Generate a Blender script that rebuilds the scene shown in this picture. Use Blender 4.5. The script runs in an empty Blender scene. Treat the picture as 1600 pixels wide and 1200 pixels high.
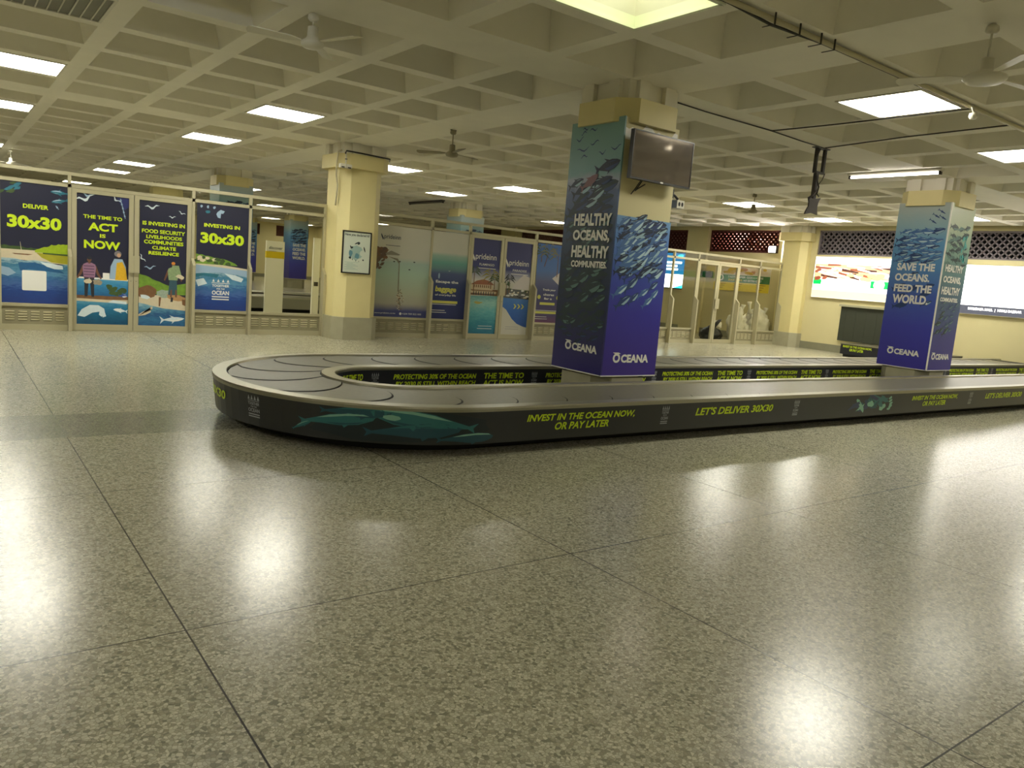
import bpy, math, random
from mathutils import Vector, Matrix
S = bpy.context.scene
COL = S.collection
# ------------------------------------------------------------------ camera
H = 1.485
cam = bpy.data.cameras.new('camera'); camo = bpy.data.objects.new('camera', cam); COL.objects.link(camo)
cam.sensor_fit = 'HORIZONTAL'; cam.sensor_width = 36.0; cam.lens = 1198.7/1600*36.0
cam.clip_start = 0.05; cam.clip_end = 200
yaw, pit, rol = [math.radians(a) for a in (37.034, 8.066, 4.695)]
f = Vector((math.sin(yaw)*math.cos(pit), math.cos(yaw)*math.cos(pit), -math.sin(pit)))
r0 = Vector((math.cos(yaw), -math.sin(yaw), 0)); u0 = r0.cross(f)
r = r0*math.cos(rol)+u0*math.sin(rol); u = -r0*math.sin(rol)+u0*math.cos(rol)
M = Matrix((r, u, -f)).transposed().to_4x4(); M.translation = (0, 0, H)
camo.matrix_world = M
S.camera = camo
# ------------------------------------------------------------------ world, exposure
w = bpy.data.worlds.new('world'); S.world = w; w.use_nodes = True
w.node_tree.nodes['Background'].inputs[0].default_value = (0.02, 0.02, 0.025, 1)
w.node_tree.nodes['Background'].inputs[1].default_value = 0.3
S.view_settings.view_transform = 'Standard'; S.view_settings.look = 'None'
S.view_settings.gamma = 1.0; S.view_settings.use_curve_mapping = False
S.view_settings.exposure = 1.5
S.cycles.max_bounces = 8; S.cycles.diffuse_bounces = 5; S.cycles.glossy_bounces = 4
S.cycles.transparent_max_bounces = 16; S.cycles.sample_clamp_indirect = 6.0
PANEL_RGB = (1.0, 0.97, 0.84); PANEL_W = 14.0
COOL_RGB = (0.80, 0.88, 1.0)

# ------------------------------------------------------------------ helpers
def lin(c, k=1.0):
    o = []
    for v in c[:3]:
        v = v/255.0
        o.append(min(1, k*(v/12.92 if v <= .04045 else ((v+.055)/1.055)**2.4)))
    return (o[0], o[1], o[2], 1)

MATS = {}
def mat(name, rgb=(128,128,128), rough=.5, metal=0, spec=.5, k=1.0, noise=0, nscale=8, emit=0, emit_rgb=None):
    if name in MATS: return MATS[name]
    m = bpy.data.materials.new(name); m.use_nodes = True; MATS[name] = m
    nt = m.node_tree; b = nt.nodes['Principled BSDF']
    c = lin(rgb, k); b.inputs['Base Color'].default_value = c
    b.inputs['Roughness'].default_value = rough; b.inputs['Metallic'].default_value = metal
    b.inputs['Specular IOR Level'].default_value = spec
    if noise:
        g = nt.nodes.new('ShaderNodeNewGeometry'); n = nt.nodes.new('ShaderNodeTexNoise')
        n.inputs['Scale'].default_value = nscale; n.inputs['Detail'].default_value = 5
        nt.links.new(g.outputs['Position'], n.inputs['Vector'])
        mx = nt.nodes.new('ShaderNodeMix'); mx.data_type = 'RGBA'
        mx.inputs[6].default_value = tuple(min(1, v*(1-noise)) for v in c[:3])+(1,)
        mx.inputs[7].default_value = tuple(min(1, v*(1+noise)) for v in c[:3])+(1,)
        nt.links.new(n.outputs['Fac'], mx.inputs[0]); nt.links.new(mx.outputs[2], b.inputs['Base Color'])
    if emit:
        b.inputs['Emission Color'].default_value = tuple((emit_rgb or c)[:3])+(1,)
        b.inputs['Emission Strength'].default_value = emit
    return m

def ramp_mat(name, stops, axis, lo, hi, rough=.4, wave=None):
    """printed film whose ink runs through the colour stops along a world axis; wave adds printed sea ripples"""
    if name in MATS: return MATS[name]
    m = bpy.data.materials.new(name); m.use_nodes = True; MATS[name] = m
    nt = m.node_tree; b = nt.nodes['Principled BSDF']; b.inputs['Roughness'].default_value = rough
    g = nt.nodes.new('ShaderNodeNewGeometry'); sp = nt.nodes.new('ShaderNodeSeparateXYZ')
    nt.links.new(g.outputs['Position'], sp.inputs[0])
    mr = nt.nodes.new('ShaderNodeMapRange'); mr.inputs[1].default_value = lo; mr.inputs[2].default_value = hi
    nt.links.new(sp.outputs[axis], mr.inputs[0])
    cr = nt.nodes.new('ShaderNodeValToRGB')
    while len(cr.color_ramp.elements) < len(stops): cr.color_ramp.elements.new(.5)
    for e, (p, c) in zip(cr.color_ramp.elements, stops): e.position = p; e.color = lin(c)
    fac = mr.outputs[0]
    if wave:
        amp, sc, stretch = wave
        mp = nt.nodes.new('ShaderNodeMapping'); mp.inputs['Scale'].default_value = (sc, sc, sc*stretch)
        nt.links.new(g.outputs['Position'], mp.inputs['Vector'])
        n = nt.nodes.new('ShaderNodeTexNoise'); n.inputs['Scale'].default_value = 1; n.inputs['Detail'].default_value = 6
        n.inputs['Roughness'].default_value = .65
        nt.links.new(mp.outputs[0], n.inputs['Vector'])
        ma = nt.nodes.new('ShaderNodeMath'); ma.operation = 'MULTIPLY_ADD'
        ma.inputs[1].default_value = amp; nt.links.new(n.outputs['Fac'], ma.inputs[0])
        s2 = nt.nodes.new('ShaderNodeMath'); s2.operation = 'SUBTRACT'; s2.inputs[1].default_value = amp*.5
        nt.links.new(fac, s2.inputs[0]); nt.links.new(s2.outputs[0], ma.inputs[2]); fac = ma.outputs[0]
    nt.links.new(fac, cr.inputs[0]); nt.links.new(cr.outputs[0], b.inputs['Base Color'])
    return m

def glass_mat(name, tint=(240,239,230), refl=1.0):
    if name in MATS: return MATS[name]
    m = bpy.data.materials.new(name); m.use_nodes = True; MATS[name] = m
    nt = m.node_tree; nt.nodes.remove(nt.nodes['Principled BSDF']); out = nt.nodes['Material Output']
    t = nt.nodes.new('ShaderNodeBsdfTransparent'); t.inputs[0].default_value = lin(tint)
    g = nt.nodes.new('ShaderNodeBsdfGlossy'); g.inputs['Roughness'].default_value = .02
    lw = nt.nodes.new('ShaderNodeLayerWeight'); lw.inputs['Blend'].default_value = .5     # facing: 1-|cos|, the same from both sides
    pw_ = nt.nodes.new('ShaderNodeMath'); pw_.operation = 'POWER'; pw_.inputs[1].default_value = 5; nt.links.new(lw.outputs['Facing'], pw_.inputs[0])
    ml = nt.nodes.new('ShaderNodeMath'); ml.operation = 'MULTIPLY_ADD'; ml.inputs[1].default_value = .9*refl; ml.inputs[2].default_value = .016*refl
    nt.links.new(pw_.outputs[0], ml.inputs[0])
    mx = nt.nodes.new('ShaderNodeMixShader'); nt.links.new(ml.outputs[0], mx.inputs[0])
    nt.links.new(t.outputs[0], mx.inputs[1]); nt.links.new(g.outputs[0], mx.inputs[2])
    nt.links.new(mx.outputs[0], out.inputs[0])
    return m

class MB:
    line_parent = None; slice = 0
    def __init__(s): s.v = []; s.f = []; s.m = []; s.ms = []; s.sm = []
    def mi(s, m):
        if m not in s.ms: s.ms.append(m)
        return s.ms.index(m)
    def face(s, pts, m, smooth=False):
        n = len(s.v); s.v += [tuple(p) for p in pts]; s.f.append(tuple(range(n, n+len(pts)))); s.m.append(s.mi(m)); s.sm.append(smooth)
    def raw(s, vs, fs, m, smooth=False):
        n = len(s.v); s.v += [tuple(p) for p in vs]; i = s.mi(m)
        for q in fs: s.f.append(tuple(n+k for k in q)); s.m.append(i); s.sm.append(smooth)
    def box(s, a, b, m, bev=0):
        x0, y0, z0 = [min(p, q) for p, q in zip(a, b)]; x1, y1, z1 = [max(p, q) for p, q in zip(a, b)]
        V = [(x0,y0,z0),(x1,y0,z0),(x1,y1,z0),(x0,y1,z0),(x0,y0,z1),(x1,y0,z1),(x1,y1,z1),(x0,y1,z1)]
        F = [(0,3,2,1),(4,5,6,7),(0,1,5,4),(1,2,6,5),(2,3,7,6),(3,0,4,7)]
        s.raw(V, F, m)
    def prism(s, pts, z0, z1, m, smooth=False):   # outline in xy, extruded in z
        n = len(pts)
        s.raw([(x,y,z0) for x,y in pts]+[(x,y,z1) for x,y in pts],
              [tuple(range(n))[::-1], tuple(range(n, 2*n))]+[(i,(i+1)%n,n+(i+1)%n,n+i) for i in range(n)], m, smooth)
    def extrude(s, pts, d, m):                    # 3d outline pushed along vector d
        n = len(pts); d = Vector(d)
        s.raw([Vector(p) for p in pts]+[Vector(p)+d for p in pts],
              [tuple(range(n)), tuple(range(n, 2*n))[::-1]]+[(i,n+i,n+(i+1)%n,(i+1)%n) for i in range(n)], m)
    def tube(s, path, rad, m, n=8, caps=True):
        path = [Vector(p) for p in path]; rings = []; N = len(s.v)
        rads = rad if isinstance(rad, (list, tuple)) else [rad]*len(path)
        for i, p in enumerate(path):
            d = (path[min(i+1, len(path)-1)]-path[max(i-1, 0)])
            d = d.normalized() if d.length > 1e-9 else Vector((0,0,1))
            a = d.orthogonal() if i == 0 else (pa - d*pa.dot(d))
            if a.length < 1e-6: a = d.orthogonal()
            a.normalize(); pa = a; b = d.cross(a)
            rings.append([p+(a*math.cos(t)+b*math.sin(t))*rads[i] for t in [2*math.pi*k/n for k in range(n)]])
        vs = [q for rg in rings for q in rg]; fs = []
        for i in range(len(path)-1):
            for k in range(n):
                fs.append((i*n+k, i*n+(k+1)%n, (i+1)*n+(k+1)%n, (i+1)*n+k))
        if caps: fs += [tuple(range(n))[::-1], tuple(range((len(path)-1)*n, len(path)*n))]
        s.raw(vs, fs, m, True)
    def lathe(s, prof, c, m, n=20):               # (radius, z) profile about a vertical axis through c
        vs = []; fs = []
        for rr, z in prof:
            for k in range(n):
                t = 2*math.pi*k/n; vs.append((c[0]+rr*math.cos(t), c[1]+rr*math.sin(t), c[2]+z))
        for i in range(len(prof)-1):
            for k in range(n): fs.append((i*n+k, i*n+(k+1)%n, (i+1)*n+(k+1)%n, (i+1)*n+k))
        fs += [tuple(range(n))[::-1], tuple(range((len(prof)-1)*n, len(prof)*n))]
        s.raw(vs, fs, m, True)
    def build(s, name, parent=None, origin=None):
        if parent is not None: o3 = world_loc(parent)
        elif origin is not None: o3 = Vector(origin)
        else:
            xs, ys, zs = zip(*s.v); o3 = Vector(((min(xs)+max(xs))/2, (min(ys)+max(ys))/2, min(zs)))
        me = bpy.data.meshes.new(name)
        me.from_pydata([tuple(Vector(v)-o3) for v in s.v], [], s.f)
        for m in s.ms: me.materials.append(m)
        me.polygons.foreach_set('material_index', s.m); me.polygons.foreach_set('use_smooth', s.sm)
        me.update()
        o = bpy.data.objects.new(name, me); COL.objects.link(o)
        if parent is not None: o.parent = parent
        else: o.location = o3
        return o
def world_loc(o):
    p = Vector(o.location)
    while o.parent: o = o.parent; p = p+Vector(o.location)
    return p
def tag(o, label=None, cat=None, group=None, kind=None):
    if label: o['label'] = label
    if cat: o['category'] = cat
    if group: o['group'] = group
    if kind: o['kind'] = kind
    return o
def thing(name, loc, label, cat, group=None, kind=None):
    o = bpy.data.objects.new(name, None); COL.objects.link(o); o.location = loc; o.empty_display_size = .1
    return tag(o, label, cat, group, kind)
def dup(o, loc, label, group=None):
    c = o.copy(); COL.objects.link(c); c.location = loc; c['label'] = label
    if group: c['group'] = group
    for ch in list(o.children):
        d = ch.copy(); COL.objects.link(d); d.parent = c
        for g in list(ch.children):
            e = g.copy(); COL.objects.link(e); e.parent = d
    return c

# lettering -------------------------------------------------------------
_TXT = {}
def text_polys(st, bold=.02):
    key = (st, bold)
    if key in _TXT: return _TXT[key]
    cu = bpy.data.curves.new('lettering', 'FONT'); cu.body = st; cu.align_x = 'CENTER'; cu.offset = bold
    cu.resolution_u = 3; cu.space_line = .95
    o = bpy.data.objects.new('lettering', cu); COL.objects.link(o)
    dg = bpy.context.evaluated_depsgraph_get(); dg.update()
    me = o.evaluated_get(dg).to_mesh()
    vs = [(v.co.x, v.co.y) for v in me.vertices]; fs = [tuple(p.vertices) for p in me.polygons]
    o.evaluated_get(dg).to_mesh_clear(); bpy.data.objects.remove(o); bpy.data.curves.remove(cu)
    xs = [v[0] for v in vs]; ys = [v[1] for v in vs]
    a, b, c, d = min(xs), max(xs), min(ys), max(ys)
    vs = [((x-a)/(b-a), (y-c)/(d-c)) for x, y in vs]
    _TXT[key] = (vs, fs); return _TXT[key]
def text(mb, st, mp, u0, u1, v0, v1, m, bold=.02, off=.004, slant=0):
    if mb.line_parent is not None: mb, keep = MB(), mb
    else: keep = None
    vs, fs = text_polys(st, bold)
    mb.raw([mp(u0+(u1-u0)*x+slant*(v1-v0)*(y-.5), v0+(v1-v0)*y, off) for x, y in vs], fs, m)
    if keep is not None: mb.build('lettering', keep.line_parent)
def lines(parent):
    b = MB(); b.line_parent = parent; return b
def close(b, name='rule_line'):
    if b.f: b.build(name, b.line_parent)
def PY(y, s=-1):   # plane facing -Y: u = x, v = z
    return lambda a, b, o=0: (a, y+s*o, b)
def PX(x):         # plane facing -X: u = -y (reads left to right towards -Y), v = z
    return lambda a, b, o=0: (x-o, -a, b)
def clip_u(pts, c, sg):
    out = []
    for i, p in enumerate(pts):
        q = pts[(i+1) % len(pts)]; a, b = sg*(p[0]-c), sg*(q[0]-c)
        if a >= 0: out.append(p)
        if a*b < 0: t = a/(a-b); out.append((c, p[1]+(q[1]-p[1])*t))
    return out
def poly(mb, mp, pts, m, off=.0015):
    if mb.slice:                                  # printed on a bend: cut into narrow strips that follow it
        k = math.floor(min(p[0] for p in pts)/mb.slice); hi = max(p[0] for p in pts)
        while k*mb.slice < hi:
            q = clip_u(clip_u(pts, k*mb.slice, 1), (k+1)*mb.slice, -1)
            if len(q) > 2: mb.face([mp(a, b, off) for a, b in q], m)
            k += 1
        return
    mb.face([mp(a, b, off) for a, b in pts], m)
def rect(mb, mp, u0, u1, v0, v1, m, off=.0015): poly(mb, mp, [(u0,v0),(u1,v0),(u1,v1),(u0,v1)], m, off)
def blob(mb, mp, cu, cv, ru, rv, m, off=.0015, n=14, ang=0, jit=0, seed=1):
    rnd = random.Random(seed); pts = []
    for k in range(n):
        t = 2*math.pi*k/n; j = 1+jit*(rnd.random()-.5)
        x, y = ru*j*math.cos(t), rv*j*math.sin(t)
        pts.append((cu+x*math.cos(ang)-y*math.sin(ang), cv+x*math.sin(ang)+y*math.cos(ang)))
    poly(mb, mp, pts, m, off)
def fish(mb, mp, cu, cv, L, ang, back, belly, off=.002, d=1, fat=.15):
    """printed fish silhouette: back, pale belly, forked tail, fins"""
    ca, sa = math.cos(ang), math.sin(ang)
    def P(x, y): x *= d; return (cu+L*(x*ca-y*sa), cv+L*(x*sa+y*ca))
    top = [(-.36,.02),(-.2,.6*fat),(0,fat),(.2,.95*fat),(.38,.6*fat),(.5,.02)]
    bot = [(.42,-.4*fat),(.25,-.85*fat),(0,-fat),(-.2,-.55*fat),(-.36,-.02)]
    poly(mb, mp, [P(*q) for q in top+bot], back, off)
    poly(mb, mp, [P(*q) for q in [(-.12,-.30*fat),(.08,-.22*fat),(.28,-.12*fat),(.44,-.10*fat),(.36,-.50*fat),(.2,-.82*fat),(0,-.86*fat)]], belly, off+.0006)
    poly(mb, mp, [P(*q) for q in [(.0,.62*fat),(.2,.66*fat),(.36,.42*fat),(.2,.50*fat)]], belly, off+.0006)
    poly(mb, mp, [P(-.34,.02),P(-.52,.17),P(-.45,0),P(-.52,-.17),P(-.34,-.02)], back, off)
    poly(mb, mp, [P(-.02,.9*fat),P(-.12,.9*fat+.1),P(.1,.95*fat)], back, off)
    poly(mb, mp, [P(.1,-.8*fat),P(-.04,-.8*fat-.11),P(.0,-.9*fat)], back, off)

# ------------------------------------------------------------------ materials
def terrazzo():
    m = bpy.data.materials.new('terrazzo'); m.use_nodes = True
    nt = m.node_tree; b = nt.nodes['Principled BSDF']; N = nt.nodes.new; L = nt.links.new
    g = N('ShaderNodeNewGeometry'); sp = N('ShaderNodeSeparateXYZ'); L(g.outputs['Position'], sp.inputs[0])
    vo = N('ShaderNodeTexVoronoi'); vo.inputs['Scale'].default_value = 75; L(g.outputs['Position'], vo.inputs['Vector'])
    sc = N('ShaderNodeSeparateColor'); L(vo.outputs['Color'], sc.inputs[0])
    cr = N('ShaderNodeValToRGB'); els = cr.color_ramp.elements
    stops = ((.0,(122,120,103)),(.25,(170,166,143)),(.55,(190,186,163)),(.8,(208,203,180)),(1.,(142,140,122)))
    while len(els) < len(stops): els.new(.5)
    for e, (p, c) in zip(els, stops): e.position = p; e.color = lin(c)
    L(sc.outputs[0], cr.inputs[0])
    de = N('ShaderNodeTexVoronoi'); de.feature = 'DISTANCE_TO_EDGE'; de.inputs['Scale'].default_value = 75; L(g.outputs['Position'], de.inputs['Vector'])
    lt = N('ShaderNodeMath'); lt.operation = 'LESS_THAN'; lt.inputs[1].default_value = .07; L(de.outputs['Distance'], lt.inputs[0])
    mm = N('ShaderNodeMath'); mm.operation = 'MULTIPLY'; mm.inputs[1].default_value = .55; L(lt.outputs[0], mm.inputs[0])
    mx = N('ShaderNodeMix'); mx.data_type = 'RGBA'; mx.inputs[7].default_value = lin((116,113,92))
    L(mm.outputs[0], mx.inputs[0]); L(cr.outputs[0], mx.inputs[6])
    # cloudy wear
    no = N('ShaderNodeTexNoise'); no.inputs['Scale'].default_value = .7; no.inputs['Detail'].default_value = 4; L(g.outputs['Position'], no.inputs['Vector'])
    mr = N('ShaderNodeMapRange'); mr.inputs[3].default_value = .86; mr.inputs[4].default_value = 1.08; L(no.outputs['Fac'], mr.inputs[0])
    v1 = N('ShaderNodeVectorMath'); v1.operation = 'SCALE'; L(mx.outputs[2], v1.inputs[0]); L(mr.outputs[0], v1.inputs['Scale'])
    def cond(val, op, x):
        n = N('ShaderNodeMath'); n.operation = op; L(val, n.inputs[0]); n.inputs[1].default_value = x; return n.outputs[0]
    def mul(a, c):
        n = N('ShaderNodeMath'); n.operation = 'MULTIPLY'; L(a, n.inputs[0]); L(c, n.inputs[1]); return n.outputs[0]
    def joint(ax, off):
        a = cond(sp.outputs[ax], 'ADD', 101-off); q = cond(a, 'MODULO', 2.0); q = cond(q, 'SUBTRACT', 1.0)
        n = N('ShaderNodeMath'); n.operation = 'ABSOLUTE'; L(q, n.inputs[0]); return cond(n.outputs[0], 'LESS_THAN', .0035)
    band = mul(cond(sp.outputs[1], 'GREATER_THAN', 6.50), cond(sp.outputs[1], 'LESS_THAN', 7.40))
    jj = N('ShaderNodeMath'); jj.operation = 'MAXIMUM'; L(joint(0, .752), jj.inputs[0]); L(joint(1, .99), jj.inputs[1])
    nb = N('ShaderNodeMath'); nb.operation = 'SUBTRACT'; nb.inputs[0].default_value = 1; L(band, nb.inputs[1])
    jn = mul(jj.outputs[0], nb.outputs[0])
    m2 = N('ShaderNodeMix'); m2.data_type = 'RGBA'; m2.blend_type = 'MULTIPLY'; m2.inputs[7].default_value = (.62,.63,.64,1)
    L(band, m2.inputs[0]); L(mx.outputs[2], m2.inputs[6])
    m3 = N('ShaderNodeMix'); m3.data_type = 'RGBA'; m3.inputs[7].default_value = lin((38,34,26))
    L(jn, m3.inputs[0]); L(m2.outputs[2], m3.inputs[6]); L(m3.outputs[2], b.inputs['Base Color'])
    b.inputs['Roughness'].default_value = .26; b.inputs['Specular IOR Level'].default_value = .52
    rn = N('ShaderNodeMapRange'); rn.inputs[3].default_value = .21; rn.inputs[4].default_value = .25; L(no.outputs['Fac'], rn.inputs[0]); L(rn.outputs[0], b.inputs['Roughness'])
    return m
M_floor = terrazzo()
M_ceil = mat('ceiling_paint', (228,224,208), .8, noise=.06, nscale=3)
M_wall = mat('wall_paint', (208,198,152), .6, noise=.04, nscale=2)
M_col = mat('column_paint', (216,204,148), .55, noise=.05, nscale=4)
M_plinth = mat('plinth_grey', (160,156,130), .6, noise=.12, nscale=6)
M_base = mat('baseboard_grey', (128,126,104), .5, noise=.1, nscale=6)
M_alu = mat('champagne_aluminium', (186,180,150), .38, metal=.35)
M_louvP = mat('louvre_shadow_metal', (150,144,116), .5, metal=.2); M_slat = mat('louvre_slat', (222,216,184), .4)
M_aluD = mat('aluminium_shade', (168,162,134), .45, metal=.3)
M_steel = mat('brushed_steel', (152,149,130), .36, metal=.8)
M_belt = mat('belt_rubber', (100,96,76), .42, noise=.22, nscale=26)
M_gap = mat('belt_gap', (22,21,18), .7)
M_skirt = mat('skirt_vinyl', (40,42,42), .35)
M_skirtN = mat('skirt_vinyl_inner', (26,28,38), .4)
M_kick = mat('kick_black', (16,16,14), .6)
M_lime = mat('lime_ink', (196,222,30), .45)
M_white = mat('white_ink', (228,228,222), .45)
M_greyink = mat('grey_ink', (160,164,168), .45)
M_black = mat('black_plastic', (18,18,20), .35)
M_dark = mat('dark_bronze', (52,46,42), .45, metal=.3)
M_screen = mat('screen_glass', (150,142,138), .07, metal=.8, spec=.9)
M_cable = mat('cable_dark', (52,48,40), .6)
M_pipe = mat('pipe_cream', (190,182,150), .5)
M_fan = mat('fan_enamel', (214,210,192), .4)
M_fanD = mat('fan_dark', (140,132,104), .45)
M_fixture = mat('fixture_white', (210,206,190), .5)
M_glass = glass_mat('clear_glass')
M_panel = mat('panel_diffuser', (255,255,255), .5, emit=PANEL_W, emit_rgb=PANEL_RGB)
M_panelD = mat('panel_diffuser_low', (255,255,255), .5, emit=PANEL_W*.32, emit_rgb=PANEL_RGB)
M_panelF = mat('panel_diffuser_dim', (255,255,255), .5, emit=PANEL_W*.7, emit_rgb=PANEL_RGB)
M_tube = mat('tube_lit', (255,255,255), .5, emit=6, emit_rgb=(1,.92,.85))
M_cool = mat('tube_cool', (255,255,255), .5, emit=6, emit_rgb=COOL_RGB)
M_louvre = mat('unlit_diffuser', (120,118,104), .5)

XW = 21.2; YB = 52.0; XL = -13.0; YF = -8.8; ZC = 3.65; YP = 14.35
# ------------------------------------------------------------------ room shell
b = MB(); b.face([(XL,YF,0),(XW,YF,0),(XW,YB,0),(XL,YB,0)], M_floor)
tag(b.build('floor', origin=(0,0,0)), 'speckled olive grey terrazzo floor cut by thin dark joints', 'floor', kind='structure')
def edges(c0, n, lo, hi):
    out = []
    for k in range(n):
        c = c0+7.5*k; out.append((c-.4, c+.4, 0)); x = c+.4
        for i in range(6):
            out.append((x, x+.95, 1)); x += .95
            if i < 5: out.append((x, x+.2, 0)); x += .2
    return [(max(a, lo), min(q, hi), t) for a, q, t in out if q > lo and a < hi]
b = MB()
DEP = .42; TAP = .11
for xa, xb, tx in edges(6.35-7.5*3, 5, XL, XW):
    for ya, yb, ty in edges(6.6-7.5*3, 10, YF, YB):
        if tx and ty and xb-xa > .9 and yb-ya > .9:
            zt = ZC+DEP
            lo = [(xa,ya,ZC),(xb,ya,ZC),(xb,yb,ZC),(xa,yb,ZC)]
            hi = [(xa+TAP,ya+TAP,zt),(xb-TAP,ya+TAP,zt),(xb-TAP,yb-TAP,zt),(xa+TAP,yb-TAP,zt)]
            for i in range(4): b.face([lo[i],lo[(i+1)%4],hi[(i+1)%4],hi[i]], M_ceil)
            b.face(hi, M_ceil)
        else: b.face([(xa,ya,ZC),(xb,ya,ZC),(xb,yb,ZC),(xa,yb,ZC)], M_ceil)
tag(b.build('ceiling', origin=(0,0,ZC)), 'cream concrete waffle ceiling of deep square coffers', 'ceiling', kind='structure')
def wallbox(name, a, c, label, m=M_wall):
    b = MB(); b.box(a, c, m); return tag(b.build(name), label, 'wall', kind='structure')
ZL0, ZL1 = 2.83, 3.55
# right wall with openings for the lattice screens
lat = [(2.6,13.45),(14.8,17.55),(18.4,20.9),(22.3,28.3),(29.9,36.0),(37.4,43.6),(45,51)]
b = MB(); b.box((XW,YF,0),(XW+.2,YB,ZL0), M_wall); b.box((XW,YF,ZL1),(XW+.2,YB,ZC+.5), M_wall)
y = YF
for a, c in lat: b.box((XW,y,ZL0),(XW+.2,a,ZL1), M_wall); y = c
b.box((XW,y,ZL0),(XW+.2,YB,ZL1), M_wall)
tag(b.build('wall_right'), 'cream painted wall behind the lit adverts with lattice openings along its top', 'wall', kind='structure')
wallbox('wall_left', (XL-.2,YF,0),(XL,YB,ZC+.5), 'cream wall closing the left side of the hall')
wallbox('wall_front', (XL,YF-.2,0),(XW,YF,ZC+.5), 'cream wall behind the viewpoint')
b = MB(); b.box((XL,YB,0),(XW,YB+.2,2.8), M_wall); b.box((XL,YB,3.5),(XW,YB+.2,ZC+.5), M_wall)
x = XL
for a, c in ((15.2,17.2),(18.3,18.9),(19.6,20.6)):
    b.box((x,YB,2.8),(a,YB+.2,3.5), M_wall); x = c
b.box((x,YB,2.8),(XW,YB+.2,3.5), M_wall)
tag(b.build('wall_back'), 'yellow painted wall at the far end of the hall beyond the glass', 'wall', kind='structure')
b = MB(); b.box((XW-.025,YF,0),(XW,YB,.215), M_base); tag(b.build('baseboard_right'), 'dull grey skirting along the foot of the cream wall', 'baseboard', kind='structure')
b = MB(); b.box((XL,YB-.02,0),(XW,YB,.22), M_base); tag(b.build('baseboard_back'), 'grey skirting on the far yellow wall', 'baseboard', kind='structure')

# lattice screens (breeze blocks)
M_lat = mat('lattice_grey', (118,110,116), .7); M_latR = mat('lattice_red', (92,42,36), .7); M_night = mat('night_backing', (14,13,18), .9)
M_lampback = mat('lamp_backing', (210,180,165), .9)  # backing added outside to catch lamp light behind the pierced holes
def lattice(plane, a, c, z0, z1, m, label, holes, backm):
    """breeze block screen; plane(u, v, depth) -> point"""
    def P(u_, v_, d): return plane(u_, v_, d)
    t = thing('lattice_screen', plane((a+c)/2, z0, .1), label, 'lattice screen', 'lattice screens along the tops of the walls')
    fr = MB()
    def bar(p, q, wd, d0, d1, mb):
        du, dv = q[0]-p[0], q[1]-p[1]; L = math.hypot(du, dv) or 1; nu, nv = -dv/L*wd/2, du/L*wd/2
        o = [(p[0]+nu,p[1]+nv),(q[0]+nu,q[1]+nv),(q[0]-nu,q[1]-nv),(p[0]-nu,p[1]-nv)]
        A = [P(x_, y_, d0) for x_, y_ in o]; B = [P(x_, y_, d1) for x_, y_ in o]
        mb.raw(A+B, [(0,1,2,3),(7,6,5,4)]+[(i,4+i,4+(i+1)%4,(i+1)%4) for i in range(4)], m)
    for p, q in (((a,z0+.02),(c,z0+.02)),((a,z1-.02),(c,z1-.02)),((a+.02,z0),(a+.02,z1)),((c-.02,z0),(c-.02,z1))): bar(p, q, .05, .04, .16, fr)
    fr.build('frame', t)
    st = .17 if not holes else .16
    g = MB(); hgt = z1-z0; k = a-hgt
    while k < c:
        for sg in (1, -1):
            # diagonal clipped to the opening
            u_0, u_1 = k, k+hgt; s0, s1 = max(u_0, a), min(u_1, c)
            if s1-s0 > .02:
                v = (lambda uu: z0+(uu-u_0)) if sg > 0 else (lambda uu: z1-(uu-u_0))
                bar((s0, v(s0)), (s1, v(s1)), .034 if not holes else .075, .07, .13, g)
        k += st
    g.build('grille', t)
    bd = 1.0 if backm is M_lampback else .6; bk = MB(); bk.face([P(a-1,z0-.8,bd),P(c+1,z0-.8,bd),P(c+1,z1+.8,bd),P(a-1,z1+.8,bd)], backm); bk.build('outer_panel', t)
    return t
PR = lambda y_, z_, d: (XW+d, y_, z_)
lattice(PR, 2.6, 13.45, ZL0, ZL1, M_lat, 'grey diagonal lattice screen above the two lit adverts', False, M_night)
lattice(PR, 14.8, 17.55, ZL0, ZL1, M_latR, 'dark red pierced lattice screen above the floodlight', True, M_lampback)
lattice(PR, 18.4, 20.9, ZL0, ZL1, M_latR, 'short red pierced lattice screen beside the blue wrapped pillar top', True, M_lampback)
for i, (a, c) in enumerate(lat[3:]):
    lattice(PR, a, c, ZL0, ZL1, M_latR, ['dark lattice screen seen through the strip above the hotel doors','dark lattice screen far down the right wall','dark lattice screen deeper down the right wall','last dark lattice screen before the far yellow wall'][i], True, M_night)
PB = lambda x_, z_, d: (x_, YB+d, z_)
for (a, c), lb in zip(((15.2,17.2),(18.3,18.9),(19.6,20.6)), ('dark lattice opening on the far yellow wall, hidden left one','small dark lattice opening left of the white sign board','dark lattice opening between white sign board and far blue pillar')):
    lattice(PB, a, c, 2.8, 3.5, M_latR, lb, True, M_night)
# lamp outside that shines through the pierced screens
lo = bpy.data.lights.new('yard_lamp', 'POINT'); lo.energy = 260; lo.color = (1,.85,.7); lo.shadow_soft_size = .1
o = bpy.data.objects.new('yard_lamp', lo); COL.objects.link(o); o.location = (XW+.7, 16.2, 3.2)

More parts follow.
